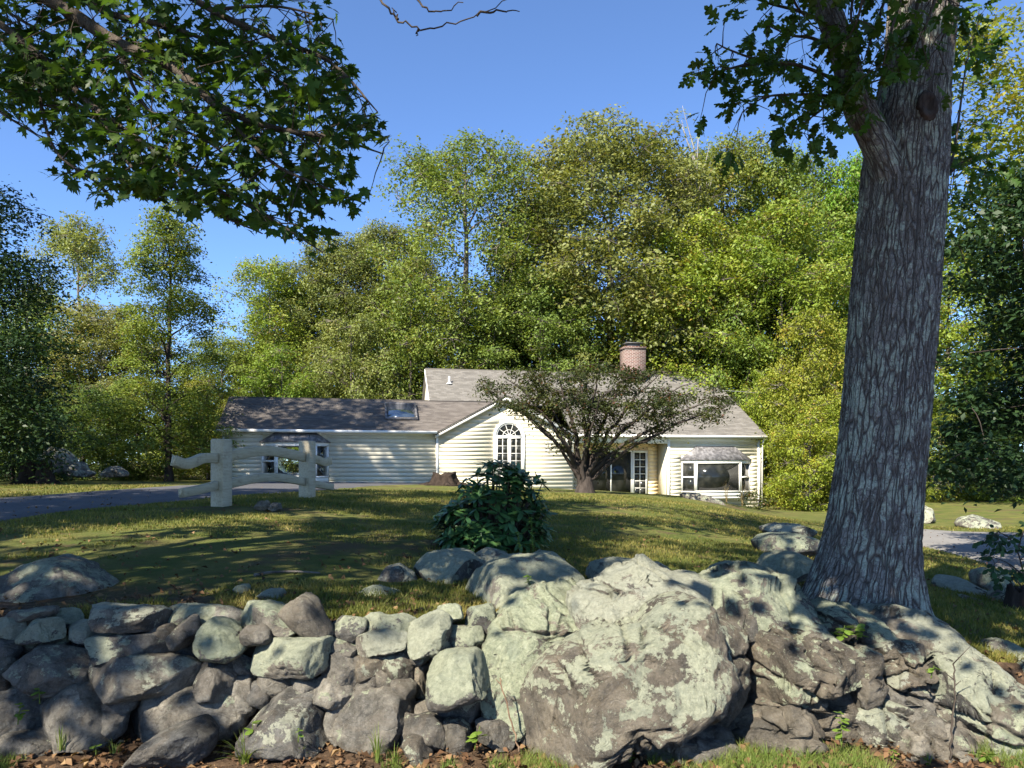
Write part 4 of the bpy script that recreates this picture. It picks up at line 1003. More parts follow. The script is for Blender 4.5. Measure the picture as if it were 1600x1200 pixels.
BO = [
    ('boulder', 'dark boulder with a mossy lichened crown behind the left end of wall', [(-5, 935), (8, 905), (35, 884), (72, 873), (112, 884), (155, 912), (178, 938), (165, 955), (90, 960), (0, 958)], 6.1, .9, .55, .15),
    ('boulder', 'broad grey lichened boulder behind wall, the largest below the rhododendron', [(683, 962), (718, 918), (760, 886), (800, 870), (868, 868), (890, 884), (915, 906), (912, 935), (860, 960), (800, 980), (740, 995), (690, 985)], 6.0, 1.0, .8, .15),
    ('boulder', 'smooth rounded lichened boulder at left foot of the rhododendron', [(642, 890), (665, 866), (700, 860), (735, 864), (756, 882), (758, 912), (700, 925), (650, 915)], 7.0, .8, .85, .2),
    ('boulder', 'low pointed boulder tucked directly under the rhododendron', [(738, 870), (760, 858), (790, 866), (812, 880), (800, 905), (750, 905)], 7.3, .6, .7, .3),
    ('boulder', 'small blocky lichened stone standing alone on the lawn left of centre', [(591, 905), (602, 888), (622, 882), (645, 896), (654, 915), (640, 926), (600, 924)], 6.75, .4, .65, .15),
    ('boulder', 'low sloping lichened stone on the grass just behind wall', [(553, 945), (560, 925), (580, 917), (612, 922), (641, 935), (625, 955), (575, 960)], 6.0, .5, .85, .1),
    ('boulder', 'low humped stone in the grass right of the broad boulder', [(914, 898), (925, 880), (960, 872), (998, 878), (1012, 900), (985, 915), (930, 912)], 7.1, .6, .8, .2),
    ('boulder', 'small lichened stone behind the top of ledge', [(995, 897), (1010, 882), (1032, 880), (1056, 898), (1050, 915), (1005, 915)], 7.0, .4, .75, .2),
    ('boulder', 'rounded lichened boulder between the ledge and oak trunk', [(1098, 908), (1112, 890), (1145, 881), (1185, 884), (1210, 900), (1222, 925), (1160, 935), (1105, 930)], 6.5, .7, .75, .1),
    ('boulder', 'flat pale ledge in the lawn left of the oak, farther one', [(1180, 846), (1200, 836), (1240, 834), (1275, 842), (1275, 862), (1230, 868), (1188, 862)], 11.5, 1.2, .7, .4),
    ('boulder', 'flat lichened ledge against the oak roots, nearer one', [(1192, 885), (1205, 868), (1240, 863), (1262, 872), (1262, 900), (1225, 908), (1198, 902)], 7.6, .8, .8, .3),
    ('boulder', 'sunlit white boulder on far edge of the paved lane', [(1497, 822), (1505, 810), (1530, 805), (1552, 812), (1570, 823), (1560, 830), (1510, 829)], 23.8, 1.2, .55, .5),
    ('boulder', 'pale boulder beside the oak trunk across the paved lane', [(1425, 812), (1432, 795), (1448, 790), (1460, 800), (1458, 814), (1435, 818)], 26.0, 1.2, .7, .5),
    ('boulder', 'long sloping lichened stone right of the oak by the lane', [(1464, 915), (1475, 900), (1500, 903), (1530, 920), (1550, 935), (1535, 942), (1495, 932)], 8.6, .5, .8, .4),
    ('boulder', 'upright dark stone at edge of lane behind the sapling', [(1524, 912), (1530, 892), (1550, 889), (1572, 896), (1576, 918), (1550, 926)], 9.2, .5, .6, .15),
    ('boulder', 'small rounded stone below the sapling at right edge', [(1550, 938), (1562, 922), (1590, 920), (1606, 935), (1590, 948), (1560, 946)], 8.0, .4, .6, .4),
    ('boulder', 'moss-edged stone low in the grass right of the oak', [(1496, 942), (1508, 930), (1528, 936), (1532, 948), (1510, 950)], 7.9, .3, .5, .9),
    ('boulder', 'rounded lichened boulder at right edge behind the ledge', [(1550, 1030), (1565, 1010), (1585, 1006), (1625, 1025), (1640, 1090), (1600, 1085), (1562, 1055)], 5.35, .6, .7, .3),
    ('boulder', 'loose peaked grey boulder lying in front of the wall', [(208, 1186), (232, 1158), (262, 1142), (305, 1129), (333, 1150), (328, 1178), (300, 1190), (225, 1195)], 4.36, .45, .1, .2),
    ('boulder', 'tall rugged grey boulder beyond the drive near the stump', [(64, 735), (66, 706), (75, 697), (95, 704), (112, 716), (116, 735), (95, 742)], 27.5, 1.4, .55, .2),
    ('boulder', 'low pale boulder just right of the rugged grey one', [(108, 738), (114, 722), (124, 722), (130, 734), (150, 738), (140, 745), (115, 745)], 27.0, 1.0, .6, .3),
    ('boulder', 'low flat stone at far edge of grass beside woods', [(155, 742), (165, 731), (180, 728), (198, 738), (200, 744), (170, 746)], 26.5, .8, .4, .2),
    ('boulder', 'pale ledge on slope below the bay window', [(1190, 825), (1215, 818), (1250, 820), (1275, 830), (1260, 840), (1205, 838)], 15.5, 1.4, .7, .4),
    ('boulder', 'grey ledge breaking through the turf under the right bay window', [(1062, 770), (1085, 769), (1110, 776), (1140, 790), (1148, 800), (1110, 800), (1075, 788)], 26.8, 1.2, .45, .3),
    ('boulder', 'flat lichened stone sunk in grass near the upper wall', [(400, 932), (415, 922), (438, 921), (447, 932), (430, 940), (405, 940)], None, .3, .9, .1),
    ('boulder', 'small pale stone half buried beside the flat lichened one', [(366, 922), (372, 914), (385, 914), (390, 922), (378, 928)], None, .2, .6, .1),
    ('boulder', 'broken reddish stone lying in the hollow under the fence', [(398, 794), (404, 783), (416, 782), (424, 792), (412, 799)], None, .35, .2, .9),
    ('boulder', 'small rock beside the reddish one under the fence', [(420, 795), (426, 785), (436, 786), (440, 796), (430, 800)], None, .3, .3, .2),
]
for k, (nm, lb, pl, d, dep, li, to) in enumerate(BO):
    boulder(nm, lb, pl, d, dep, li, to, seed=700 + k, sub=5 if k < 11 or k in (17, 18) else 4)

# ------------------------------------------------------------------ fence
FA = np.array([px(346, 790, 13.5)[0], 13.5]); FB = np.array([px(480, 776, 16.3)[0], 16.3])
fdir = (FB - FA) / np.linalg.norm(FB - FA); flen = np.linalg.norm(FB - FA)
gA, gB = float(terrain(FA[0], FA[1])), float(terrain(FB[0], FB[1]))
fence = empty('ranch_fence', (FA[0], FA[1], 0), math.atan2(fdir[1], fdir[0]))
tag(fence, 'taupe painted fence panel with two thick posts and arched double rails', 'fence')
def bev_box(mb, x0, x1, y0, y1, z0, z1, b=.012):
    xs_, ys_ = (x0, x0 + b, x1 - b, x1), (y0, y0 + b, y1 - b, y1)
    ring_ = [(xs_[1], ys_[0]), (xs_[2], ys_[0]), (xs_[3], ys_[1]), (xs_[3], ys_[2]), (xs_[2], ys_[3]), (xs_[1], ys_[3]), (xs_[0], ys_[2]), (xs_[0], ys_[1])]
    cx_, cy_ = (x0 + x1) / 2, (y0 + y1) / 2
    V = [(p[0], p[1], z0) for p in ring_] + [(p[0], p[1], z1 - b) for p in ring_] + [(cx_ + (p[0] - cx_) * (1 - b * 8), cy_ + (p[1] - cy_) * (1 - b * 8), z1) for p in ring_] + [(cx_, cy_, z1)]
    Q = [(i + 8 * k, (i + 1) % 8 + 8 * k, (i + 1) % 8 + 8 * (k + 1), i + 8 * (k + 1)) for k in range(2) for i in range(8)]
    T = [(16 + i, 16 + (i + 1) % 8, 24) for i in range(8)]
    mb.add(V, [np.array(Q), np.array(T)])
PW = .135
ztopA, ztopB = px(346, 686, 13.5)[2], px(480, 689, 16.3)[2]
for x, g, zt in ((0, gA, ztopA), (flen, gB, ztopB)):
    mb = MB(); bev_box(mb, x - PW, x + PW, -PW, PW, g - .3, zt); mb.build('post', M['fence'], fence)
def rail(pts, hgt, th=.055, knob=True):
    """rail swept along a curve in the fence plane; (x, z) points at its centre line"""
    P = smooth_path([(p[0], 0, p[1]) for p in pts], 26); n = len(P)
    T = np.gradient(P, axis=0); T /= np.linalg.norm(T, axis=1, keepdims=True); N = np.stack([-T[:, 2], T[:, 1], T[:, 0]], 1)
    hh = np.full(n, hgt / 2)
    prof = [(-1, -.85), (-.8, -1), (.8, -1), (1, -.85), (1, .85), (.8, 1), (-.8, 1), (-1, .85)]
    V = np.concatenate([[P[i] + N[i] * hh[i] * b + np.array([0, th * a, 0]) for a, b in prof] for i in range(n)])
    Q = [(8 * i + j, 8 * i + (j + 1) % 8, 8 * i + 8 + (j + 1) % 8, 8 * i + 8 + j) for i in range(n - 1) for j in range(8)]
    T_ = [(0, j + 1, j) for j in range(1, 7)] + [(8 * (n - 1), 8 * (n - 1) + j, 8 * (n - 1) + j + 1) for j in range(1, 7)]
    mk('rail', V, [np.array(Q), np.array(T_)], M['fence'], fence, world_verts=False)
zA = lambda cy, d=13.5: CH - (cy - HZ) / F * d
rail([(PW, zA(713)), (flen * .3, zA(706, 14.3)), (flen * .55, zA(705, 15.0)), (flen - PW, zA(714, 16.1))], .20)
rail([(PW, zA(757)), (flen * .35, zA(747.5, 14.5)), (flen * .6, zA(746, 15.2)), (flen - PW, zA(752.5, 16.1))], .17)
rail([(-PW, zA(716)), (-.5, zA(716, 13.0)), (-.75, zA(722, 12.75)), (-.98, zA(725, 12.5)), (-1.22, zA(719.5, 12.3))], .175)
rail([(-PW, zA(758)), (-.55, zA(764.5, 12.95)), (-1.05, zA(770.5, 12.5))], .155)
rail([(flen + PW, zA(716, 16.5)), (flen + .45, zA(719, 16.8)), (flen + .72, zA(722.5, 17.0)), (flen + .98, zA(719.5, 17.3))], .18)
rail([(flen + PW, zA(755, 16.5)), (flen + .5, zA(757.5, 16.8)), (flen + 1.08, zA(761, 17.3))], .15)

# ------------------------------------------------------------------ trees: generator
def leaf_quads(P, N, size, rs, aspect=.55, fold=.12):
    """rhombic leaves: centre P, facing N, random turn"""
    n = len(P)
    a = rs.normal(size=(n, 3)); a -= N * (a * N).sum(1, keepdims=True); a /= np.linalg.norm(a, axis=1, keepdims=True) + 1e-9
    b = np.cross(N, a)
    s = (size * rs.uniform(.7, 1.3, n))[:, None]
    V = np.stack([P - a * s * .5, P + b * s * aspect * .5 + N * s * fold, P + a * s * .5, P - b * s * aspect * .5 + N * s * fold], 1)
    Q = np.arange(4 * n).reshape(-1, 4)
    return V.reshape(-1, 3), Q

def clump_leaves(C, rad, nsub, nleaf, size, rs, flat=.5, upb=1.0, subr=.3, aspect=.55):
    """clumps -> sprays -> leaves"""
    C = np.asarray(C); rad = np.broadcast_to(rad, (len(C),))
    d = rs.normal(size=(len(C), nsub, 3)); d /= np.linalg.norm(d, axis=2, keepdims=True)
    r = rs.uniform(.15, 1, (len(C), nsub, 1)) ** .5 * rad[:, None, None]
    S = C[:, None] + d * r * np.array([1, 1, flat])
    O = (d * np.array([1, 1, .6])).reshape(-1, 3)
    S = S.reshape(-1, 3)
    e = rs.normal(size=(len(S), nleaf, 3)) * subr * np.array([1, 1, .42])
    e[..., 2] -= .35 * (e[..., 0] ** 2 + e[..., 1] ** 2) / max(subr, .01)
    P = (S[:, None] + e).reshape(-1, 3)
    N = np.repeat(O, nleaf, 0) * .55 + np.array([0, 0, upb]) + rs.normal(size=P.shape) * .55
    N /= np.linalg.norm(N, axis=1, keepdims=True)
    return leaf_quads(P, N, size, rs, aspect), S

def gen_tree(seed, H, W, base, nclump, shape='round', clump_r=1.2, nsub=9, nleaf=16, leaf=.24, trunk_r=.28, flat=.5, lean=0.0, subr=.32, depth_ratio=1.0, keep=None, fork=None):
    """returns (trunk V,Q), (leaf V,Q) with the foot at the origin"""
    rs = np.random.RandomState(seed)
    nt = 14
    tz = np.linspace(0, H * .93, nt)
    wob = np.cumsum(rs.normal(size=(nt, 2)) * .018 * H / nt * 2.2, 0); wob[0] = 0
    TP = np.stack([wob[:, 0] + lean * tz, wob[:, 1], tz], 1)
    TR = trunk_r * (1 - .93 * (tz / (H * .93)) ** .8) + .015
    TR[0] *= 1.35
    if fork:
        TR = np.where(tz > fork * H, TR * .75, TR)
    C = []
    tries = 0
    while len(C) < nclump and tries < nclump * 40:
        tries += 1
        t = rs.uniform(0, 1) ** (.8 if shape == 'round' else 1.15)
        if shape == 'round': env = math.sqrt(max(0, 1 - ((t - .45) / .56) ** 2))
        elif shape == 'cone': env = (1 - t) ** .75 * .96 + .05
        elif shape == 'vase': env = (.45 + .55 * math.sin(min(t * 1.7, 1) * math.pi * .5)) * math.sqrt(max(0, 1 - max(0, (t - .45) / .56) ** 2))
        elif shape == 'bush': env = math.sqrt(max(0, 1 - (t * .95) ** 2)) * (.75 + .25 * min(1, t * 4))
        else: env = 1
        a = rs.uniform(0, 2 * math.pi); rr_ = env * W / 2 * math.sqrt(rs.uniform(.12, 1))
        z = H * (base + (1 - base) * t) - clump_r * .25
        tx = np.interp(z, tz, TP[:, 0]); ty = np.interp(z, tz, TP[:, 1])
        c = np.array([tx + rr_ * math.cos(a), ty + rr_ * math.sin(a) * depth_ratio, z])
        if C and min(np.linalg.norm((c - q) * np.array([1, 1, 1.3])) for q in C) < clump_r * .62: continue
        if keep is not None and not keep(c): continue
        C.append(c)
    C = np.array(C)
    mb = MB(); mb.tube(TP, TR, 9, cap=False)
    nodes = [(TP[k], TR[k]) for k in range(2, nt)]
    order = np.argsort(np.hypot(C[:, 0] - np.interp(C[:, 2], tz, TP[:, 0]), C[:, 1] - np.interp(C[:, 2], tz, TP[:, 1])))
    NP_ = np.array([q[0] for q in nodes]); NR = np.array([q[1] for q in nodes])
    for ci in order:
        c = C[ci]
        dv = c - NP_; hd = np.hypot(dv[:, 0], dv[:, 1]); ds = np.linalg.norm(dv, axis=1)
        cost = ds + np.maximum(0, .55 * hd - dv[:, 2]) * 2.5 + (NR < .02) * 1.0
        k = int(np.argmin(cost)); p = NP_[k]; r0 = min(NR[k] * .62, .05 + .018 * ds[k])
        mid = (p + c) / 2 + np.array([0, 0, .10 * ds[k]]) + rs.normal(size=3) * .06 * ds[k]
        pts = smooth_path([p, mid, c], 7)
        pts[1:-1] += rs.normal(size=(5, 3)) * .02 * ds[k]
        rad = np.linspace(r0, .014, 7)
        mb.tube(pts, rad, 5, cap=False)
        NP_ = np.vstack([NP_, pts[2:]]); NR = np.concatenate([NR, rad[2:]])
    cr = clump_r * rs.uniform(.75, 1.25, len(C))
    (LV, LQ), S = clump_leaves(C, cr, nsub, nleaf, leaf, rs, flat, subr=subr)
    for q in range(0, len(S), 2):                   # twigs into the sprays
        c = C[q // nsub]; mb.tube([c, (c + S[q]) / 2 + rs.normal(size=3) * .06, S[q]], [.018, .012, .006], 3, cap=False)
    V, Fs = mb.arrays()
    return (V, Fs), (LV, [LQ])

def tree_from(name, gen, loc, leafmat, barkmat, scale=(1, 1, 1), rz=0.0, tint=(1, 1, 1), label=None, group=None, meshes=None, cat='tree'):
    root = empty(name, loc, rz); root.scale = scale
    if meshes is None:
        tm = mesh_np('trunk', gen[0][0], gen[0][1], True); lm = mesh_np('crown', gen[1][0], gen[1][1])
    else: tm, lm = meshes
    t = bpy.data.objects.new('trunk', tm); l = bpy.data.objects.new('crown', lm)
    for o, m in ((t, barkmat), (l, leafmat)):
        if len(o.data.materials) == 0: o.data.materials.append(m)
        COL.objects.link(o); o.parent = root
        o.material_slots[0].link = 'OBJECT'; o.material_slots[0].material = m
    l.color = tuple(tint) + (1,)
    tag(root, label, cat, group)
    return root, (tm, lm)

PROTO = {}
def proto(key):
    if key not in PROTO:
        a = dict(
            round1=dict(seed=11, H=20, W=13, base=.22, nclump=165, clump_r=1.6, nsub=20, nleaf=24, leaf=.215, trunk_r=.34, flat=.5, subr=.34),
            round2=dict(seed=23, H=20, W=13, base=.18, nclump=160, clump_r=1.6, nsub=20, nleaf=24, leaf=.215, trunk_r=.3, flat=.5, subr=.34),
            airy1=dict(seed=31, H=20, W=12, base=.24, nclump=150, shape='vase', clump_r=1.3, nsub=15, nleaf=20, leaf=.2, trunk_r=.42, flat=.7),
            airy2=dict(seed=47, H=17, W=9, base=.30, nclump=85, shape='vase', clump_r=1.2, nsub=15, nleaf=19, leaf=.2, trunk_r=.24, flat=.7),
            maple1=dict(seed=53, H=16, W=10, base=.14, nclump=120, clump_r=1.45, nsub=20, nleaf=21, leaf=.205, trunk_r=.24, flat=.34, subr=.34),
            maple2=dict(seed=59, H=16, W=10, base=.12, nclump=120, clump_r=1.45, nsub=20, nleaf=21, leaf=.205, trunk_r=.24, flat=.34, subr=.34),
            cone1=dict(seed=67, H=17, W=8.0, base=.10, nclump=140, shape='cone', clump_r=.95, nsub=13, nleaf=22, leaf=.16, trunk_r=.2, flat=.36, subr=.26),
            bush1=dict(seed=71, H=8, W=7, base=.06, nclump=70, shape='bush', clump_r=1.1, nsub=18, nleaf=24, leaf=.15, trunk_r=.12, flat=.5, subr=.26),
            bush2=dict(seed=79, H=8, W=7, base=.04, nclump=70, shape='bush', clump_r=1.1, nsub=18, nleaf=24, leaf=.15, trunk_r=.12, flat=.45, subr=.26),
        )[key]
        g = gen_tree(**a)
        PROTO[key] = (mesh_np('trunk', g[0][0], g[0][1], True), mesh_np('crown', g[1][0], g[1][1]), a['H'], a['W'])
    return PROTO[key]

TREES = [  # column, distance, top row, width in pixels, kind, leaf, bark, tint, turn, base row or None, name, label, group
    (128, 50, 338, 190, 'airy2', 'lf_grey', 'bark', (1.05, 1.1, .9), 0.3, 'pale airy tree with open top left of the tall conical one'),
    (264, 34, 296, 225, 'cone1', 'lf_olive', 'bark_dark', (1.0, 1.05, .8), 1.0, 'tall conical olive tree standing alone left of the house wing'),
    (425, 52, 405, 170, 'airy2', 'lf_maple', 'bark', (.95, 1.0, .9), 2.2, 'airy yellow-green tree rising above the left end of house wing'),
    (545, 54, 372, 230, 'round2', 'lf_grey', 'bark', (.9, .95, .8), .8, 'rounded grey-green tree between the airy yellow one and bare-limbed one'),
    (835, 58, 300, 170, 'round2', 'lf_olive', 'bark', (.95, 1.0, .85), 4.7, 'olive tree filling the gap between the bare-limbed and tallest trees'),
    (722, 50, 212, 320, 'airy1', 'lf_olive', 'bark', (1.0, 1.05, .95), 2.6, 'tall open tree with bare spreading limbs behind the house ridge'),
    (950, 52, 196, 370, 'round1', 'lf_grey', 'bark', (.95, .95, .8), .2, 'tallest domed tree with dense grey-olive crown above the chimney'),
    (1130, 56, 226, 290, 'round2', 'lf_olive', 'bark', (1.05, 1.0, .85), 1.9, 'tall olive tree behind the bare dead snag'),
    (1245, 54, 234, 260, 'round1', 'lf_olive', 'bark', (.95, 1.05, .8), 3.3, 'tall dark olive tree right of the dead snag'),
    (1345, 52, 228, 200, 'maple2', 'lf_maple', 'bark', (.7, 1.0, .7), 4.0, 'bright green tree top just left of the oak trunk'),
    (1065, 48, 330, 240, 'maple1', 'lf_maple', 'bark', (.95, .98, .8), .6, 'yellow-green layered maple above the right part of the house ridge'),
    (1215, 48, 318, 240, 'maple2', 'lf_maple', 'bark', (.85, .92, .8), 1.6, 'layered maple with gold-tipped sprays left of the oak trunk'),
    (850, 47, 415, 190, 'maple2', 'lf_green', 'bark', (1.1, 1.05, .9), 5.1, 'mid-green maple crown behind the middle of house ridge'),
    (480, 56, 428, 200, 'round1', 'lf_olive', 'bark', (1.0, 1.08, .8), 5.9, 'olive tree behind the airy yellow-green one over wing roof'),
    (612, 58, 345, 190, 'round1', 'lf_grey', 'bark', (1.0, 1.02, .8), 3.5, 'grey-green tree just left of the bare-limbed tall one'),
    (640, 47, 452, 190, 'bush1', 'lf_olive', 'bark', (.95, 1.0, .8), 2.9, 'bushy olive tree directly behind the wing ridge and skylight'),
    (545, 46, 490, 180, 'bush2', 'lf_grey', 'bark', (1.0, 1.05, .8), 4.4, 'bushy grey-green tree over the middle of wing roof'),
    (440, 44, 535, 150, 'bush1', 'lf_maple', 'bark', (.75, .9, .8), 3.7, 'low leafy tree over the left half of wing roof'),
    (760, 50, 450, 160, 'bush2', 'lf_green', 'bark', (1.0, 1.0, .9), .4, 'shaded bushy tree at the foot of the bare-limbed tree'),
    (1130, 47, 455, 190, 'bush1', 'lf_green', 'bark', (1.1, 1.1, .9), 1.2, 'dark green bushy tree right of the chimney'),
    (1010, 50, 440, 190, 'bush2', 'lf_green', 'bark', (1.0, .95, .9), 2.0, 'dark green bushy tree behind the chimney'),
    (1262, 40, 486, 170, 'bush2', 'lf_gold', 'bark', (1.0, .98, .8), 3.0, 'golden-leaved bushy tree right of the house'),
    (1205, 42, 575, 120, 'bush1', 'lf_maple', 'bark', (1.1, 1.12, .8), 5.0, 'bright yellow-green bush at the right corner of house'),
    (1265, 37, 625, 150, 'bush1', 'lf_maple', 'bark', (1.15, 1.1, .8), .9, 'low sunlit yellow-green bush between the house and oak'),
    (1345, 44, 520, 170, 'maple1', 'lf_maple', 'bark', (.9, 1.0, .9), 3.9, 'maple showing on both sides of the oak trunk'),
    (1475, 46, 380, 220, 'maple2', 'lf_maple', 'bark', (.9, 1.0, .85), 2.4, 'yellow-green maple beyond the paved lane right of the oak'),
    (1590, 42, 470, 230, 'bush1', 'lf_maple', 'bark', (.95, 1.0, .85), 4.8, 'leafy tree beyond the lane at right edge of picture'),
    (1470, 41, 610, 130, 'bush2', 'lf_gold', 'bark', (.85, .95, .9), 1.4, 'low golden bush beyond the lane beside the oak trunk'),
    (1580, 39, 640, 150, 'bush1', 'lf_green', 'bark', (1.3, 1.25, .9), .1, 'low green bush beyond the lane at right edge of picture'),
    (40, 44, 455, 200, 'bush1', 'lf_green', 'bark', (1.0, 1.0, .9), 2.7, 'mid-green tree low behind the dark edge tree'),
    (160, 44, 470, 210, 'maple1', 'lf_grey', 'bark_pale', (1.0, .95, .8), 5.5, 'grey-green tree with rusty sprays left of the conical tree'),
    (215, 38, 590, 130, 'bush2', 'lf_green', 'bark_dark', (.85, .85, .8), 3.1, 'dark bush at left foot of the conical tree'),
    (130, 35, 600, 150, 'bush1', 'lf_green', 'bark_dark', (.75, .8, .8), 1.1, 'dark bush behind the rugged grey boulder'),
    (325, 42, 585, 120, 'bush1', 'lf_gold', 'bark', (.8, .8, .8), 4.1, 'yellowing bush between the conical tree and the house'),
    (350, 45, 520, 150, 'maple2', 'lf_olive', 'bark', (1.0, 1.05, .8), .5, 'olive tree behind the left corner of house'),
    (20, 30, 560, 170, 'bush2', 'lf_dark', 'bark_dark', (1.2, 1.2, 1.0), 2.1, 'dark shaded tree at left edge above the stump'),
]
for k, (cx, d, top, wp, kind, lm, bk, tint, rz, label) in enumerate(TREES):
    tm, cm, H0, W0 = proto(kind)
    x = (cx - 800) / F * d
    g = float(terrain(x, d))
    H = CH + (HZ - top) / F * d - g
    W = wp / F * d
    nm = {'bush1': 'bushy_tree', 'bush2': 'bushy_tree', 'cone1': 'conical_tree', 'maple1': 'maple_tree', 'maple2': 'maple_tree'}.get(kind, 'broadleaf_tree')
    tree_from(nm, None, (x, d, g - .1), M[lm], M[bk], (W / W0, W / W0, H / H0), rz, tint, label, 'trees around the house', (tm, cm))

# a bare dead snag among the crowns
sn = empty('dead_snag', (px(1088, 700, 51)[0], 51, 0.8)); tag(sn, 'bare whitened dead treetop poking above the olive crowns', 'tree')
mb = MB(); rs = np.random.RandomState(4)
top = CH + (HZ - 205) / F * 51 - .8
mb.tube(smooth_path([(0, 0, 0), (.1, 0, top * .5), (0, .1, top * .8), (.15, 0, top)], 12), np.linspace(.22, .02, 12), 6)
mb.build('trunk', M['bark_pale'], sn, True)
for k in range(16):
    z = rs.uniform(.66, .93) * top; a = rs.uniform(0, 6.3); L = rs.uniform(1.5, 3.6)
    p = np.array([.08, .05, z]); q = p + np.array([math.cos(a) * L * .33, math.sin(a) * L * .33, L])
    MB().tube(smooth_path([p, (p + q) / 2 + rs.normal(size=3) * .15 + np.array([math.cos(a), math.sin(a), 0]) * .2, q], 6), np.linspace(.06, .012, 6), 4).build('limb', M['bark_pale'], sn, True)

# the wood beyond, one mass
rs = np.random.RandomState(77)
C = []
for k in range(520):
    x = rs.uniform(-70, 62); y = rs.uniform(62, 76); z = rs.uniform(0, 1) ** .8 * (np.interp(x, [-60, -30, -22, -10, 0, 25, 60], [10, 9, 12, 19, 21, 20, 17]) + 2 * math.sin(x * .5)) + .6
    C.append((x, y, z))
(LV, LQ), S = clump_leaves(np.array(C), 2.4, 14, 14, .38, rs, .6, subr=.5)
tag(mk('woods', LV, [LQ], M['lf_grey']), 'continuous green woodland closing the view behind the trees', 'woods', kind='stuff')

# ------------------------------------------------------------------ near leaves
def maple_leaf_mesh(curl, k, v=0):
    half = [(.0, .0), (.17, -.10), (.20, .03), (.46, .02), (.37, .15), (.60, .38), (.40, .36), (.36, .47), (.21, .40), (.16, .55), (.25, .74), (.11, .72), (.0, 1.02)]
    rs_ = np.random.RandomState(100 + v)
    pts = [(x * rs_.uniform(.9, 1.1), y * rs_.uniform(.95, 1.05)) for x, y in half] 
    pts = [half[0]] + pts[1:-1] + [half[-1]]
    ring_ = pts + [(-x * rs_.uniform(.92, 1.08), y) for x, y in pts[-2:0:-1]]
    V = [(0, .28, .0)] + [(x, y, 0) for x, y in ring_]
    V = np.array(V); V[:, 2] = -curl * np.abs(V[:, 0]) ** 1.3 - k * (V[:, 1] - .2) ** 2
    n = len(ring_)
    return mesh_np('leaf', V, [np.array([(0, i + 1, (i + 1) % n + 1) for i in range(n)])])
def oak_leaf_mesh(curl, k, v=0):
    half = [(.02, 0), (.05, .12), (.17, .15), (.21, .24), (.09, .29), (.25, .38), (.31, .50), (.11, .53), (.25, .66), (.24, .79), (.10, .77), (.10, .90), (.0, 1.0)]
    rs_ = np.random.RandomState(200 + v)
    V, Q = [], []
    for x, y in half:
        a, b = rs_.uniform(.88, 1.12, 2)
        V += [(-x * a, y, 0), (0, y, .0), (x * b, y, 0)]
    V = np.array(V); V[:, 2] = -curl * np.abs(V[:, 0]) ** 1.3 - k * V[:, 1] ** 2
    for i in range(len(half) - 1):
        j = 3 * i; Q += [(j, j + 1, j + 4, j + 3), (j + 1, j + 2, j + 5, j + 4)]
    return mesh_np('leaf', V, [np.array(Q)])
def long_leaf_mesh(curl, k, w=.17):
    V, Q = [], []
    for y, x in ((0, .02), (.2, .75), (.45, 1.0), (.72, .85), (.9, .45), (1.0, .0)):
        V += [(-x * w, y, 0), (0, y, -.035), (x * w, y, 0)]
    V = np.array(V); V[:, 2] += -curl * np.abs(V[:, 0]) - k * V[:, 1] ** 2
    for i in range(5):
        j = 3 * i; Q += [(j, j + 1, j + 4, j + 3), (j + 1, j + 2, j + 5, j + 4)]
    return mesh_np('leaf', V, [np.array(Q)])

def mesh_arrays(me):
    V = np.zeros(len(me.vertices) * 3); me.vertices.foreach_get('co', V)
    return V.reshape(-1, 3), [tuple(p.vertices) for p in me.polygons]

def leaf_frames(tip, nrm):
    y = tip / np.linalg.norm(tip); z = nrm - y * np.dot(nrm, y); z = z / (np.linalg.norm(z) + 1e-9); x = np.cross(y, z)
    return np.stack([x, y, z], 1)

def place_leaves(parent, leaves, meshes, mat, rs, nparts=300, tintv=(.75, 1.35), part_name='leaf', rest_name='foliage'):
    """leaves: (position, tip direction, normal, size, column, row, distance). The ones that show largest become parts, the rest one mass"""
    for m in meshes:
        if len(m.materials) == 0: m.materials.append(mat)
    infr = [i for i, l in enumerate(leaves) if -20 < l[4] < 1620 and -20 < l[5] < 1220]
    infr.sort(key=lambda i: -leaves[i][3] / leaves[i][6])
    parts = set(infr[:nparts])
    arr = [mesh_arrays(m) for m in meshes]
    VV, Q4, T3, n = [], [], [], 0
    base = np.array(parent.location)
    for i, (p, t, nr_, s, cx, cy, d) in enumerate(leaves):
        Rm = leaf_frames(t, nr_); mi = rs.randint(len(meshes))
        if i in parts:
            o = bpy.data.objects.new(part_name, meshes[mi]); COL.objects.link(o); o.parent = parent
            o.matrix_local = Matrix.Translation(Vector(p - base)) @ Matrix(Rm.tolist()).to_4x4() @ Matrix.Scale(s, 4)
            k = rs.uniform(*tintv); o.color = (k * rs.uniform(.9, 1.25), k, k * .9, 1)
        else:
            V, Fs = arr[mi]
            VV.append(V * s @ Rm.T + p - base)
            for f in Fs: (Q4 if len(f) == 4 else T3).append([q + n for q in f])
            n += len(V)
    if VV:
        o = mk(rest_name, np.concatenate(VV), [np.array(f) for f in (Q4, T3) if f], mat, parent, world_verts=False)
        o['kind'] = 'stuff'

def inside(poly, x, y):
    c = False; n = len(poly)
    for i in range(n):
        x1, y1 = poly[i]; x2, y2 = poly[(i + 1) % n]
        if (y1 > y) != (y2 > y) and x < (x2 - x1) * (y - y1) / (y2 - y1) + x1: c = not c
    return c

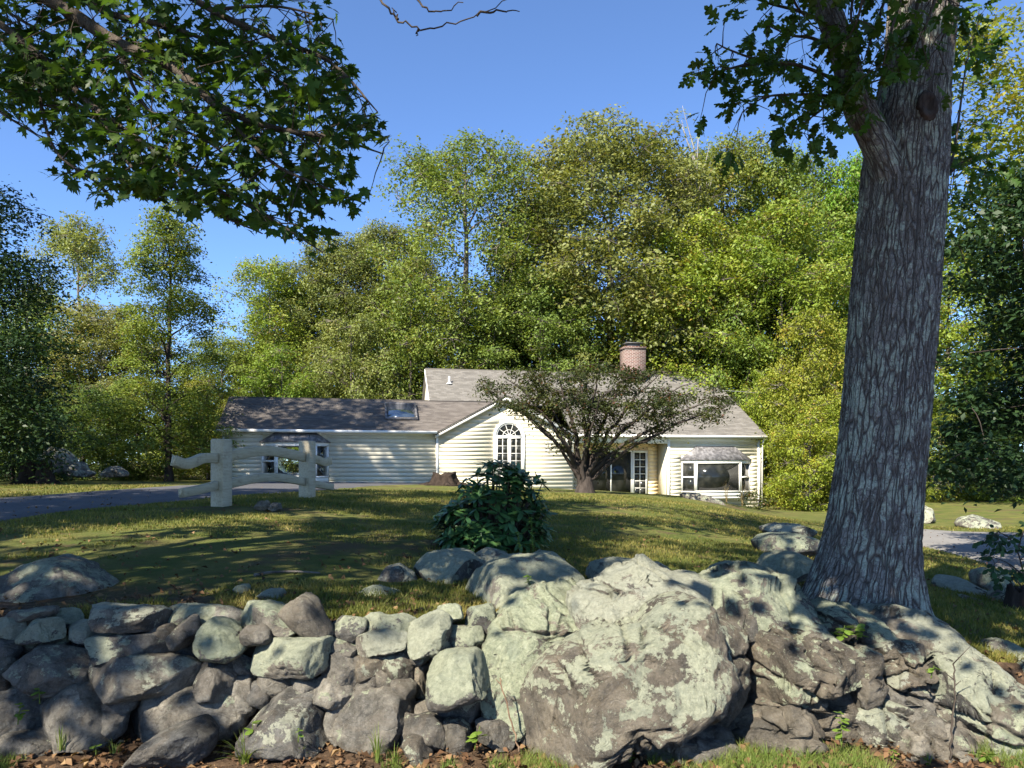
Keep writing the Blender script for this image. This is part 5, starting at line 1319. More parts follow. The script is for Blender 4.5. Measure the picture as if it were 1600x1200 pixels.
def sprays(mains, rs, mb, step=.16, tl=(.22, .5), size=(.11, .16), poly=None, per=2, droop=.35, up=.9, nodes=4, clus=False):
    """side twigs along the branches with leaves at their nodes"""
    out = []
    for P in mains:
        L = np.linalg.norm(np.diff(P, axis=0), axis=1).sum()
        Q = smooth_path(P, max(4, int(L / step)))
        T = np.gradient(Q, axis=0); T /= np.linalg.norm(T, axis=1, keepdims=True)
        for p, t in zip(Q, T):
            for _ in range(per):
                a = rs.normal(size=3); a[2] = a[2] * .6 - .12; a -= t * np.dot(a, t) * .5; a /= np.linalg.norm(a)
                dr = t * rs.uniform(.2, .8) + a; dr /= np.linalg.norm(dr)
                ln = rs.uniform(*tl)
                k = np.linspace(0, 1, 5)[:, None]
                path = p + dr * ln * k + np.array([0, 0, -1.0]) * droop * ln * k ** 2 + rs.normal(size=(5, 3)) * .012 * k
                uv = to_px(path[-1])[0]
                if poly is not None and not inside(poly, uv[0], uv[1]): continue
                mb.tube(path, np.linspace(.0045, .0018, 5), 4, cap=False)
                for q in range(nodes):
                    s = .35 + .65 * (q + 1) / nodes if not clus else rs.uniform(.75, 1.0)
                    b = p + dr * ln * s + np.array([0, 0, -1.0]) * droop * ln * s * s
                    for sg in (-1, 1):
                        lat = np.cross(dr, [0, 0, 1.0]); lat /= np.linalg.norm(lat) + 1e-6
                        tip = dr * rs.uniform(.3, 1.0) + lat * sg * rs.uniform(.3, 1.1) + np.array([0, 0, -1]) * rs.uniform(.0, .8) + rs.normal(size=3) * .25
                        tip /= np.linalg.norm(tip)
                        nn = np.array([0, 0, up]) + rs.normal(size=3) * .55 + np.array([0, -.35, 0])
                        b2 = b + tip * rs.uniform(.02, .06)
                        uv = to_px(b2 + tip * .07)[0]
                        if poly is not None and not inside(poly, uv[0], uv[1]): continue
                        out.append((b2, tip, nn, rs.uniform(*size), uv[0], uv[1], b2[1]))
    return out

# ------------------------------------------------------------------ unseen crowns above the frame, shaped along sun rays to place shade and sun
def above_frame(c, r):
    x, y, z = c
    if y + r < .4: return True
    yy = max(y + r * .6, .4)
    row = HZ - (z - r - CH) / yy * F
    if row < -15: return True
    yn = max(y - r, .3)
    colr = 800 + (x + r) / (yy if x + r < 0 else yn) * F
    coll = 800 + (x - r) / (yn if x - r < 0 else yy) * F
    return colr < -15 or coll > 1615
LIT = [(px(u, v, d), r) for u, v, d, r in (
    (600, 1000, 4.8, .32), (690, 1000, 4.85, .34), (720, 1075, 4.7, .34), (800, 1030, 4.9, .42), (860, 1080, 4.7, .40), (900, 980, 5.0, .45), (930, 1080, 4.7, .45), (1000, 930, 5.2, .48), (1010, 1030, 4.8, .46),
    (1090, 1030, 4.8, .45), (1150, 940, 5.3, .42), (1170, 1060, 4.8, .45), (1230, 1030, 4.9, .4), (1250, 1120, 4.6, .38), (1330, 1060, 4.8, .36), (1400, 1010, 5.1, .4), (1440, 1090, 4.8, .4), (1500, 1060, 4.9, .4),
    (680, 1160, 4.5, .3), (1050, 1160, 4.5, .4), (900, 1180, 4.4, .3), (120, 1120, 4.6, .12), (340, 1000, 4.8, .12),
    (640, 785, 18, .7), (1040, 850, 10, .55), (1120, 830, 13, .7), (1000, 800, 17, .9), (1470, 880, 12, .8), (1500, 845, 18, 2.2), (200, 838, 9.5, .45), (60, 760, 24, 1.5), (330, 812, 11.5, .4), (560, 806, 13.5, .5))]
def unlit_ok(c, r):
    for p, lr in LIT:
        v = c - p; t = np.dot(v, SUN)
        if t > 0 and np.linalg.norm(v - SUN * t) < lr + r * .62: return False
    return True
def crown_points(seed, centre, rad, n, r, zmin=0, need=None, mind=.6):
    rs = np.random.RandomState(seed); C = []
    tries = 0
    while len(C) < n and tries < n * 60:
        tries += 1
        d = rs.normal(size=3); d /= np.linalg.norm(d)
        c = np.array(centre) + d * np.array(rad) * rs.uniform(.1, 1) ** .45
        if c[2] < zmin or not above_frame(c, r * 1.35) or not unlit_ok(c, r): continue
        if C and min(np.linalg.norm(c - q) for q in C) < r * mind: continue
        C.append(c)
    return np.array(C)

def shade_tree(name, label, foot, H, tr, C, r, leafmat, leaf=.19, nsub=10, nleaf=13, bark='bark', seed=1, group=None, trunk=True, cat='tree', root=None):
    rs = np.random.RandomState(seed)
    if root is None:
        root = empty(name, foot); tag(root, label, cat, group)
    foot = np.array(foot)
    mb = MB()
    zz = np.linspace(0, H * .9, 10)
    TP = foot + np.stack([.15 * np.sin(zz * .5), .12 * np.cos(zz * .4) - .12, zz], 1)
    TR = tr * (1 - .85 * zz / H) ; TR[0] *= 1.3
    if trunk: mb.tube(TP, TR, 14, cap=False)
    NP_, NR = TP[3:], TR[3:]
    if not trunk:
        kk = zz + foot[2] > 6.0; NP_, NR = TP[kk] + np.array([.42, .2, 0]), TR[kk]
    for c in C[np.argsort(np.hypot(C[:, 0] - foot[0], C[:, 1] - foot[1]))]:
        dv = c - NP_; ds = np.linalg.norm(dv, axis=1); hd = np.hypot(dv[:, 0], dv[:, 1])
        k = int(np.argmin(ds + np.maximum(0, .4 * hd - dv[:, 2]) * 2)); p = NP_[k]
        pts = smooth_path([p, (p + c) / 2 + np.array([0, 0, .06 * ds[k]]) + rs.normal(size=3) * .05 * ds[k], c], 7)
        rad = np.linspace(min(NR[k] * .6, .16), .014, 7)
        mid = pts[3]
        mb.tube(pts, rad, 5, cap=False); NP_ = np.vstack([NP_, pts[2:]]); NR = np.concatenate([NR, rad[2:]])
    mb.build('trunk' if trunk else 'limbs', M[bark], root, True, local=False)
    (LV, LQ), S = clump_leaves(C, r * rs.uniform(.8, 1.2, len(C)), nsub, nleaf, leaf, rs, .5, subr=.28, aspect=.75)
    o = mk('crown', LV, [LQ], leafmat, root)
    return root

# maple on the left: its trunk stands outside the frame, its spray hangs into it
mf = (-7.2, 2.6, 0.0)
maple = empty('maple_tree', mf); tag(maple, 'dark green maple whose leafy spray hangs into the upper left corner', 'tree')
def force(pts, ts, r, seed):  # adds unseen leaf clumps up the sun rays to shade the given points
    rs = np.random.RandomState(seed); out = []
    for P in pts:
        for t in ts:
            c = np.array(P) + SUN * (t + rs.uniform(-.5, .5)) + rs.normal(size=3) * .15
            if above_frame(c, r * 1.3) and unlit_ok(c, r): out.append(c); break
    return out
CM = crown_points(3, (-6.8, 2.2, 10.0), (7.4, 6.6, 5.6), 95, 1.0, 4.6)
CM = np.array(list(CM) + force([px(x, y, 4.8) for x in range(0, 540, 130) for y in (960, 1060)] + [px(x, y, d) for x in range(40, 640, 200) for y, d in ((930, 6.0), (880, 7.4))], (9, 11, 13, 7.5), .8, 71) + force([px(x, y, d) for y, d in ((850, 9.6), (822, 12.0), (800, 15.0), (785, 18.5)) for x in np.random.RandomState(5).uniform(420, 1240, 9)], (14, 16, 18, 12), .75, 74))
shade_tree(None, None, mf, 15, .38, CM, 1.0, M['lf_near_maple'], leaf=.2, nsub=11, nleaf=13, root=maple, seed=5)
rs = np.random.RandomState(12)
def ppath(pts): return smooth_path([px(*p) for p in pts], 4 * len(pts))
mains = [
    [(-150, -120, 5.6), (70, -5, 5.2), (180, 65, 5.0), (270, 105, 4.9), (340, 165, 4.7), (430, 200, 4.6), (520, 215, 4.5), (598, 240, 4.4)],
    [(-60, 0, 5.4), (0, 38, 5.3), (60, 85, 5.2), (150, 170, 5.0), (250, 240, 4.8), (330, 290, 4.6), (420, 340, 4.5), (505, 395, 4.4)],
    [(200, -70, 5.6), (330, 15, 5.3), (430, 60, 5.0), (520, 100, 4.8), (590, 175, 4.6)],
    [(340, 165, 4.7), (420, 250, 4.5), (500, 290, 4.4), (570, 318, 4.3)],
    [(60, 85, 5.2), (65, 170, 5.0), (90, 240, 4.9), (150, 285, 4.8), (175, 320, 4.7)],
    [(150, 170, 5.0), (200, 255, 4.8), (270, 305, 4.6), (296, 345, 4.5)],
    [(-80, 120, 5.2), (0, 175, 5.0), (55, 210, 4.9)],
    [(330, 15, 5.3), (430, 10, 5.1), (520, 30, 5.0)],
    [(250, 240, 4.8), (330, 325, 4.6), (410, 365, 4.4)],
    [(180, 65, 5.0), (230, 170, 4.8), (330, 225, 4.7), (400, 290, 4.5)],
    [(60, -40, 5.8), (170, 20, 5.5), (260, 40, 5.3), (360, 80, 5.1), (460, 140, 4.9)],
    [(-40, -20, 5.8), (30, 30, 5.6), (90, 60, 5.5), (170, 120, 5.4)],
    [(0, 60, 5.9), (80, 130, 5.7), (170, 200, 5.5)],
]
mb = MB()
MP = [ppath(m) for m in mains]
for k, P in enumerate(MP):
    r0 = .055 if k == 0 else (.03 if k in (1, 2, 10) else .014)
    mb.tube(P, np.linspace(r0, .004, len(P)), 7, cap=False)
for P0, P1 in (((-7.2, 2.6, 4.2), MP[0][0]), ((-7.2, 2.6, 3.4), MP[1][0]), ((-7.2, 2.6, 5.0), MP[2][0])):
    mb.tube(smooth_path([P0, (np.array(P0) + P1) / 2 + np.array([0, 0, .5]), P1], 8), np.linspace(.11, .05, 8), 8, cap=False)
spoly = [(-30, -30), (470, -30), (545, 5), (520, 40), (500, 60), (548, 75), (545, 90), (575, 130), (605, 190), (612, 235), (585, 255), (560, 290), (582, 310), (565, 345), (545, 360), (525, 412), (490, 415), (470, 380), (420, 378), (350, 345), (300, 355), (262, 322), (205, 315), (150, 335), (128, 312), (100, 290), (55, 262), (75, 235), (40, 210), (-30, 200)]
ML = sprays(MP, rs, mb, step=.11, tl=(.2, .54), size=(.055, .115), poly=spoly, per=3, droop=.3, nodes=3)
mb.build('branch', M['twig'], maple, True, local=False)
MMESH = [maple_leaf_mesh(.25, .12, 0), maple_leaf_mesh(-.1, .3, 1), maple_leaf_mesh(.4, .2, 2), maple_leaf_mesh(.1, -.1, 3)]
place_leaves(maple, ML, MMESH, M['lf_near_maple'], rs, 300)
mb = MB()                                           # bare twigs at the top of the frame
for pts in ([(560, -40, 5.2), (598, 2, 5.1), (622, 30, 5.0), (655, 45, 5.0), (700, 38, 5.0), (745, 25, 5.0), (795, -2, 5.0)], [(640, -30, 5.1), (660, 12, 5.0), (690, 18, 5.0), (724, 4, 5.0)], [(745, 25, 5.0), (780, 15, 5.0), (812, 18, 5.0)], [(655, 45, 5.0), (650, 56, 5.0)], [(622, 30, 5.0), (612, 12, 5.0)]):
    P = ppath(pts); P[1:-1] += rs.normal(size=(len(P) - 2, 3)) * .008
    mb.tube(P, np.linspace(.009, .003, len(P)), 5, cap=False)
mb.build('bare_twig', M['twig'], maple, True, local=False)

# other trees outside the frame to the left, for the shade on drive, lawn and wing
for nm, lb, foot, H, tr, cen, rad, n, r, zmin, sd, lmat in (
    ('broadleaf_tree', 'roadside tree left of the picture whose crown shades the drive', (-14.5, 6.5, .6), 17, .32, (-12.0, 5.5, 12.5), (6.5, 5.5, 6.5), 150, 1.15, 5.5, 21, 'lf_olive'),
    ('broadleaf_tree', 'tall tree left of the picture whose crown shades the house wing', (-20.5, 18.5, 1.1), 26, .38, (-18.8, 18.8, 20.5), (4.6, 5.0, 6.0), 95, 1.2, 12.0, 22, 'lf_olive')):
    C = crown_points(sd, cen, rad, n, r, zmin)
    if sd == 21: C = np.array(list(C) + force([(FA[0] + (FB[0] - FA[0]) * q, FA[1] + (FB[1] - FA[1]) * q, z) for q in (-.35, 0, .25, .5, .75, 1, 1.35) for z in (1.3, 1.9, 2.3)], (13, 15, 11, 17), .9, 73))
    shade_tree(nm, lb, foot, H, tr, C, r, M[lmat], leaf=.24, nsub=11, nleaf=13, seed=sd)

# ------------------------------------------------------------------ the oak
ob = px(1362, 958, 6.15)
ob[2] = float(terrain(ob[0], ob[1])) - .05
oak = empty('oak_tree', tuple(ob)); tag(oak, 'big old oak with thick furrowed lichened trunk standing right of centre', 'tree')
prof = [  # row, left column, right column
    (990, 1222, 1452), (965, 1228, 1440), (940, 1240, 1436), (910, 1256, 1433), (870, 1276, 1433), (820, 1290, 1436), (760, 1300, 1440), (700, 1309, 1446), (600, 1318, 1453), (500, 1325, 1461), (400, 1334, 1468), (300, 1343, 1475), (230, 1350, 1479), (160, 1366, 1480), (100, 1380, 1484), (0, 1388, 1496), (-120, 1400, 1500), (-300, 1410, 1490)]
pr = np.array(prof, dtype=float)
rows = np.concatenate([np.linspace(990, -300, 330)])
cl = np.interp(rows, pr[::-1, 0], pr[::-1, 1]); crr = np.interp(rows, pr[::-1, 0], pr[::-1, 2])
def blur(a, k=9):
    p = np.pad(a, k, mode='edge'); return np.convolve(p, np.ones(2 * k + 1) / (2 * k + 1), 'valid')
cl, crr = blur(cl), blur(crr)
SEG = 200
th = np.linspace(0, 2 * math.pi, SEG, endpoint=False)
TC = np.array([px((a + b) / 2, r_, 6.15) for a, b, r_ in zip(cl, crr, rows)]); TRr = (crr - cl) / 2 / F * 6.15 * .955
Zr = TC[:, 2]
cs, sn_ = np.cos(th), np.sin(th)
ar = th[None, :] * .36
bp = np.stack([cs[None, :] * 4.2 + 0 * Zr[:, None], sn_[None, :] * 4.2 + 0 * Zr[:, None], Zr[:, None] * 1.1 + 0 * cs[None, :]], -1)
warp = fbm(bp * np.array([.8, .8, .9]), 2, 31) * .8
bw = np.stack([cs[None, :] * 12.0 + warp, sn_[None, :] * 12.0 + warp * .7, Zr[:, None] * 1.3 + 0 * cs[None, :]], -1)
rid = 1 - np.abs(fbm(bw, 2, 41)) * 2.6                # long vertical furrows
bw2 = np.stack([cs[None, :] * 22 + warp, sn_[None, :] * 22 + warp * .7, Zr[:, None] * 9.0 + 0 * cs[None, :]], -1)
plates = fbm(bw2, 3, 43)
fur = np.clip(rid, -.4, 1)
dsp = -.012 * np.maximum(fur - .4, 0) / .6 + .012 * plates
lowz = np.clip((965 - rows) / 110, 0, 1)
but = (1 - lowz)[:, None] * (.03 * np.cos(th * 3 + .6)[None, :] + .012 * np.cos(th * 5 + 2)[None, :])
rad = TRr[:, None] * (1 + .03 * np.cos(th * 3 + 1)[None, :] + .02 * fbm(bp * .6, 2, 51)) + dsp + but
V = TC[:, None, :] + np.stack([cs[None, :] * rad, sn_[None, :] * rad * .92, 0 * rad], -1)
n = len(rows)
i = np.arange(n - 1)[:, None]; j = np.arange(SEG)[None]; k = (j + 1) % SEG
Q = np.stack([i * SEG + j, i * SEG + k, (i + 1) * SEG + k, (i + 1) * SEG + j], -1).reshape(-1, 4)
UVt = np.stack([np.repeat(((th + math.pi / 2) % (2 * math.pi))[None, :] * .36, n, 0), np.repeat(Zr[:, None], SEG, 1)], -1).reshape(-1, 2)
to = mk('trunk', V, [Q], M['oak_bark'], oak, smooth=True, uv=UVt)

def limb(name, pts, r0, r1, seg=40, n=70, seed=0, mat='oak_bark'):
    P = smooth_path([px(*p) for p in pts], n); V, Q = tube(P, np.linspace(r0, r1, n), seg)
    C_ = np.repeat(P, seg, 0); d_ = (V - C_); d_ /= np.linalg.norm(d_, axis=1, keepdims=True)
    nn = fbm(V * np.array([9, 9, 3.0]) + seed, 3, 61 + seed)
    V = V + d_ * (nn * .016 - .014 * np.maximum(.3 - np.abs(fbm(V * np.array([16, 16, 3.0]), 2, 71)), 0))[:, None]
    o = mk(name, V, [Q], M[mat], oak, smooth=True, uv=np.stack([np.tile(np.linspace(0, 1, seg, endpoint=False) * 6.283 * .12, n), V[:, 2]], 1))
    return o
limb('limb', [(1402, 335, 6.1), (1389, 275, 6.02), (1371, 226, 5.97), (1351, 187, 5.93), (1335, 147, 5.9), (1322, 100, 5.87), (1305, 45, 5.83), (1285, -10, 5.75), (1262, -80, 5.6), (1200, -170, 5.2)], .145, .075, 36, seed=3)
# knot where a limb was lost, and small side branches
kp = px(1449, 166, 5.87)
D, T = ico(4); K = D.copy()
rk = np.hypot(K[:, 0], K[:, 2]); K = K * np.array([.08, .05, .12]); K[:, 1] += .05 * np.exp(-(rk / .5) ** 2) * (D[:, 1] < 0)
K += D * (fbm(D * 3, 3, 8) * .02)[:, None]
mk('knot', K + kp, [T], M['knot'], oak, smooth=True)
rs = np.random.RandomState(33)
omains = [
    [(1330, 140, 5.82), (1290, 118, 5.6), (1240, 100, 5.5), (1190, 95, 5.4), (1140, 78, 5.3), (1120, 68, 5.3)],
    [(1190, 95, 5.4), (1150, 105, 5.3), (1118, 112, 5.2)],
    [(1338, 165, 5.85), (1290, 150, 5.6), (1240, 148, 5.5), (1195, 152, 5.4), (1160, 175, 5.3)],
    [(1300, 40, 5.75), (1250, 18, 5.6), (1200, 5, 5.5), (1160, -10, 5.4)],
    [(1310, 80, 5.78), (1270, 60, 5.6), (1235, 55, 5.5), (1200, 40, 5.4)],
    [(1338, 160, 5.85), (1300, 162, 5.6), (1275, 178, 5.5), (1260, 190, 5.5)],
    [(1400, -80, 5.3), (1385, -10, 5.3), (1365, 50, 5.3), (1350, 95, 5.35)],
    [(1440, -80, 5.2), (1436, -10, 5.2), (1425, 45, 5.2), (1405, 90, 5.25)],
    [(1490, -60, 5.4), (1485, 0, 5.4), (1478, 45, 5.45), (1465, 75, 5.5)],
    [(1340, -80, 5.4), (1335, -20, 5.4), (1330, 30, 5.4), (1345, 70, 5.4)],
    [(1470, 290, 6.2), (1490, 240, 6.4), (1500, 170, 6.6), (1512, 90, 6.8), (1530, 30, 7)],
    [(1478, 275, 6.2), (1510, 250, 6.6), (1550, 240, 7.0)],
    [(1230, -60, 5.3), (1240, 0, 5.4), (1270, 40, 5.5)], [(1420, -70, 5.0), (1410, -10, 5.0), (1395, 40, 5.0), (1380, 100, 5.05)], [(1460, -70, 5.1), (1462, -10, 5.1), (1450, 30, 5.1), (1440, 60, 5.1)], [(1370, -70, 5.0), (1352, -20, 5.05), (1340, 30, 5.1), (1325, 60, 5.2)], [(1320, 120, 5.8), (1350, 130, 5.6), (1390, 120, 5.6)],
]
OM = [ppath(m) for m in omains]
mb = MB()
for P in OM: mb.tube(P, np.linspace(.016, .004, len(P)), 6, cap=False)
mb.tube(ppath([(1262, 190, 5.5), (1256, 208, 5.5), (1240, 206, 5.5)]), .003, 4, cap=False).tube(ppath([(1256, 208, 5.5), (1266, 224, 5.5)]), .003, 4, cap=False).tube(ppath([(1256, 208, 5.5), (1273, 214, 5.5)]), .003, 4, cap=False)
OLf = sprays(OM, rs, mb, step=.13, tl=(.12, .3), size=(.085, .145), per=2, droop=.4, nodes=3, clus=True)
OLf = [l for l in OLf if not (l[4] > 1385 and l[5] > 125 and l[4] < 1472)]
OLf = [l for l in OLf if l[5] < 330]
mb.build('branch', M['twig'], oak, True, local=False)
OMESH = [oak_leaf_mesh(.3, .15, 0), oak_leaf_mesh(-.1, .35, 1), oak_leaf_mesh(.5, .05, 2), oak_leaf_mesh(.1, -.2, 3)]
place_leaves(oak, OLf, OMESH, M['lf_near_oak'], rs, 300)
CO = crown_points(9, (1.6, 4.6, 10.8), (7.6, 7.0, 5.0), 85, 1.0, 6.4)
CO = np.array(list(CO) + force([px(x, y, 5.85) for y in range(60, 960, 75) for x in (1335 - y * .03, 1395 - y * .03, 1455 - y * .03)], (6.5, 8.5, 10, 5), .7, 72))
shade_tree(None, None, tuple(ob), 14, .3, CO, 1.0, M['lf_near_oak'], leaf=.2, nsub=11, nleaf=13, root=oak, seed=6, trunk=False, bark='bark')

# ------------------------------------------------------------------ darker trees at the picture's edges
def edge_tree(name, label, foot, H, tr, C, r, leafmat, leaf, nsub, nleaf, tint, seed, flat=.55):
    rs = np.random.RandomState(seed); root = empty(name, foot); tag(root, label, 'tree')
    mb = MB(); zz = np.linspace(0, H, 10); TP = np.array(foot) + np.stack([.1 * np.sin(zz), .1 * np.cos(zz) - .1, zz], 1)
    TR = tr * (1 - .85 * zz / H); mb.tube(TP, TR, 10, cap=False); NP_, NR = TP[2:], TR[2:]
    C = np.array(C)
    for c in C[np.argsort(np.linalg.norm(C[:, :2] - np.array(foot)[:2], axis=1))]:
        dv = c - NP_; ds = np.linalg.norm(dv, axis=1); k = int(np.argmin(ds + np.maximum(0, .2 * np.hypot(dv[:, 0], dv[:, 1]) - dv[:, 2])))
        pts = smooth_path([NP_[k], (NP_[k] + c) / 2 + rs.normal(size=3) * .05 * ds[k] + np.array([0, 0, .08 * ds[k]]), c], 6); rad = np.linspace(min(NR[k] * .6, .07), .01, 6)
        mb.tube(pts, rad, 5, cap=False); NP_ = np.vstack([NP_, pts[2:]]); NR = np.concatenate([NR, rad[2:]])
    mb.build('trunk', M['bark_dark'], root, True, local=False)
    (LV, LQ), S = clump_leaves(C, r * rs.uniform(.75, 1.25, len(C)), nsub, nleaf, leaf, rs, flat, subr=r * .3, aspect=.5)
    o = mk('crown', LV, [LQ], leafmat, root); o.color = tuple(tint) + (1,)
    return root
rs = np.random.RandomState(91); C = []
for (x0, x1, y0, y1, n) in ((1540, 1640, 270, 420, 16), (1470, 1640, 400, 450, 9), (1560, 1660, 430, 640, 16), (1500, 1640, 620, 730, 16), (1470, 1540, 660, 740, 7), (1560, 1640, 720, 755, 7), (1600, 1800, 250, 760, 34), (1510, 1550, 500, 640, 4), (1480, 1530, 290, 380, 4)):
    for _ in range(n): C.append(px(rs.uniform(x0, x1), rs.uniform(y0, y1), rs.uniform(12.0, 15.5)))
edge_tree('broadleaf_tree', 'dark green drooping tree overhanging the paved lane at right edge', (float(px(1730, 0, 14)[0]), 14, .0), 8, .2, C, .55, M['lf_dark'], .13, 10, 20, (.95, .95, .9), 92, .5)
C = []
for (x0, x1, y0, y1, n) in ((-200, 25, 300, 420, 30), (-200, 75, 400, 560, 52), (-200, 95, 520, 640, 40), (-160, 90, 600, 700, 30)):
    for _ in range(n): C.append(px(rs.uniform(x0, x1), rs.uniform(y0, y1), rs.uniform(22, 27)))
edge_tree('broadleaf_tree', 'dark shaded tree filling the left edge beside the pale airy one', (float(px(-60, 0, 24)[0]), 24, 1.25), 10, .3, C, 1.1, M['lf_dark'], .14, 15, 24, (.85, .85, .75), 95, .5)
C = []
for _ in range(95):
    y = rs.uniform(20, 430); x = rs.uniform(1490 + max(0, 60 - y) * .5 + max(0, y - 330) * .3, 1760)
    C.append(px(x, y, rs.uniform(27, 32)))
edge_tree('broadleaf_tree', 'golden sunlit tree in the upper right corner behind the oak', (float(px(1700, 0, 30)[0]), 30, .1), 18, .35, C, 1.15, M['lf_gold'], .22, 10, 16, (.85, .9, .8), 97, .45)

# ------------------------------------------------------------------ japanese maple on the lawn
jb = px(914, 770, 26); jb[2] = float(terrain(jb[0], jb[1])) - .03
jm = empty('japanese_maple', tuple(jb)); tag(jm, 'wide vase-shaped bronze maple on the lawn before the house', 'tree')
rs = np.random.RandomState(61)
jpoly = [(738, 602), (770, 590), (830, 578), (890, 568), (940, 566), (1010, 574), (1080, 590), (1150, 622), (1135, 648), (1080, 668), (1020, 690), (965, 700), (940, 730), (925, 752), (885, 748), (868, 705), (840, 672), (800, 645), (760, 620)]
mb = MB()
NPj, NRj = [], []
ends = [(745, 600, 26.4), (790, 588, 25.2), (835, 600, 27.2), (870, 575, 25.8), (905, 568, 26.6), (940, 566, 25.4), (985, 575, 27.0), (1030, 582, 25.6), (1080, 596, 26.4), (1120, 620, 25.8), (1150, 628, 26.2), (820, 650, 24.8), (1075, 655, 25.0), (1010, 640, 24.6), (860, 660, 24.6), (940, 620, 24.2)]
for k, e in enumerate(ends):
    E = px(*e); o = jb + np.array([rs.uniform(-.22, .22), rs.uniform(-.15, .15), 0])
    v = E - o
    m1 = o + np.array([v[0] * .13, v[1] * .15, v[2] * .30]); m2 = o + np.array([v[0] * .52, v[1] * .55, v[2] * .68])
    P = smooth_path([o, m1, m2, E], 16); P[3:] += rs.normal(size=(13, 3)) * .04
    rad = np.linspace(rs.uniform(.10, .14), .012, 16); mb.tube(P, rad, 7, cap=False)
    NPj += list(P[4:]); NRj += list(rad[4:])
mb.tube([jb - [0, 0, .1], jb + [0, 0, .25], jb + [.02, 0, .6]], [.42, .3, .2], 12, cap=False)
NPj = np.array(NPj); NRj = np.array(NRj); C = []
while len(C) < 135:
    x, y = rs.uniform(735, 1155), rs.uniform(562, 755)
    if not inside(jpoly, x, y): continue
    if y > 650 and rs.uniform() < .6: continue
    if y > 705 and rs.uniform() < .75: continue
    if abs(x - 930) > 120 and rs.uniform() < .35: continue
    w = 2.3 * math.sqrt(max(.05, 1 - ((x - 940) / 225) ** 2)) * (1 if y < 650 else .5)
    C.append(px(x, y, 26 + rs.uniform(-w, w)))
C = np.array(C)
for c in C:
    k = int(np.argmin(np.linalg.norm(NPj - c, axis=1) + np.maximum(0, NPj[:, 2] - c[2]) * 1.5)); p = NPj[k]
    pts = smooth_path([p, (p + c) / 2 + rs.normal(size=3) * .06, c], 6); mb.tube(pts, np.linspace(min(.03, NRj[k] * .8), .006, 6), 4, cap=False)
(LV, LQ), S = clump_leaves(C, .5, 10, 16, .10, rs, .26, subr=.14, aspect=.6)
for q in range(0, len(S), 2):
    mb.tube([C[q // 10], S[q]], [.008, .004], 3, cap=False)
mb.build('trunk', M['bark_dark'], jm, True, local=False)
mk('crown', LV, [LQ], M['lf_bronze'], jm)

# ------------------------------------------------------------------ rhododendron
rb = ground_px(768, 860); rb[2] -= .02
rh = empty('rhododendron', tuple(rb)); tag(rh, 'dense dark glossy rhododendron bush on the lawn before the arched window', 'shrub')
rs = np.random.RandomState(44); mb = MB(); RL = []
dR = rb[1]
shoots = [(762, 722), (745, 740), (800, 735), (700, 790), (835, 745), (848, 752), (690, 805), (858, 795), (720, 755)]
ros = [px(x, y, dR + rs.uniform(-.25, .25)) for x, y in shoots]
while len(ros) < 190:
    a = rs.uniform(0, 6.28); t = rs.uniform(-.15, 1); e = math.sqrt(max(0, 1 - max(t, 0) ** 2.2)); k_ = rs.uniform(.55, 1) ** .5
    p = rb + np.array([.0 + .76 * e * math.cos(a) * k_, .62 * e * math.sin(a) * k_,   .12 + 1.06 * max(t, 0.02 + .15 * rs.uniform()) * (.78 + .22 * math.cos(a + .6))])
    ros.append(p)
for p in ros:
    foot = rb + np.array([(p[0] - rb[0]) * .2, (p[1] - rb[1]) * .2, 0])
    mb.tube(smooth_path([foot, (foot + p) / 2 + np.array([(p[0] - rb[0]) * .15, 0, .05]), p], 6), np.linspace(.016, .006, 6), 5, cap=False)
    ax = np.array([(p[0] - rb[0]) * .8, (p[1] - rb[1]) * .8, .75]); ax /= np.linalg.norm(ax)
    u = np.cross(ax, [0, 1, .2]); u /= np.linalg.norm(u); v = np.cross(ax, u)
    m = rs.randint(8, 12)
    for q in range(m):
        a = 6.283 * q / m + rs.uniform(-.25, .25); out = math.cos(a) * u + math.sin(a) * v
        el = rs.uniform(-.35, .75)
        tip = out + ax * el; tip /= np.linalg.norm(tip)
        nn = ax - out * el * .6 + rs.normal(size=3) * .12
        b = p + out * .012 - ax * .03 * rs.uniform(0, 1.5)
        uv = to_px(b)[0]
        RL.append((b, tip, nn, rs.uniform(.12, .19), uv[0], uv[1] , b[1]))
mb.build('stem', M['twig'], rh, True, local=False)
place_leaves(rh, RL, [long_leaf_mesh(.15, .18), long_leaf_mesh(.3, .05), long_leaf_mesh(.05, .35)], M['lf_rhodo'], rs, 300)

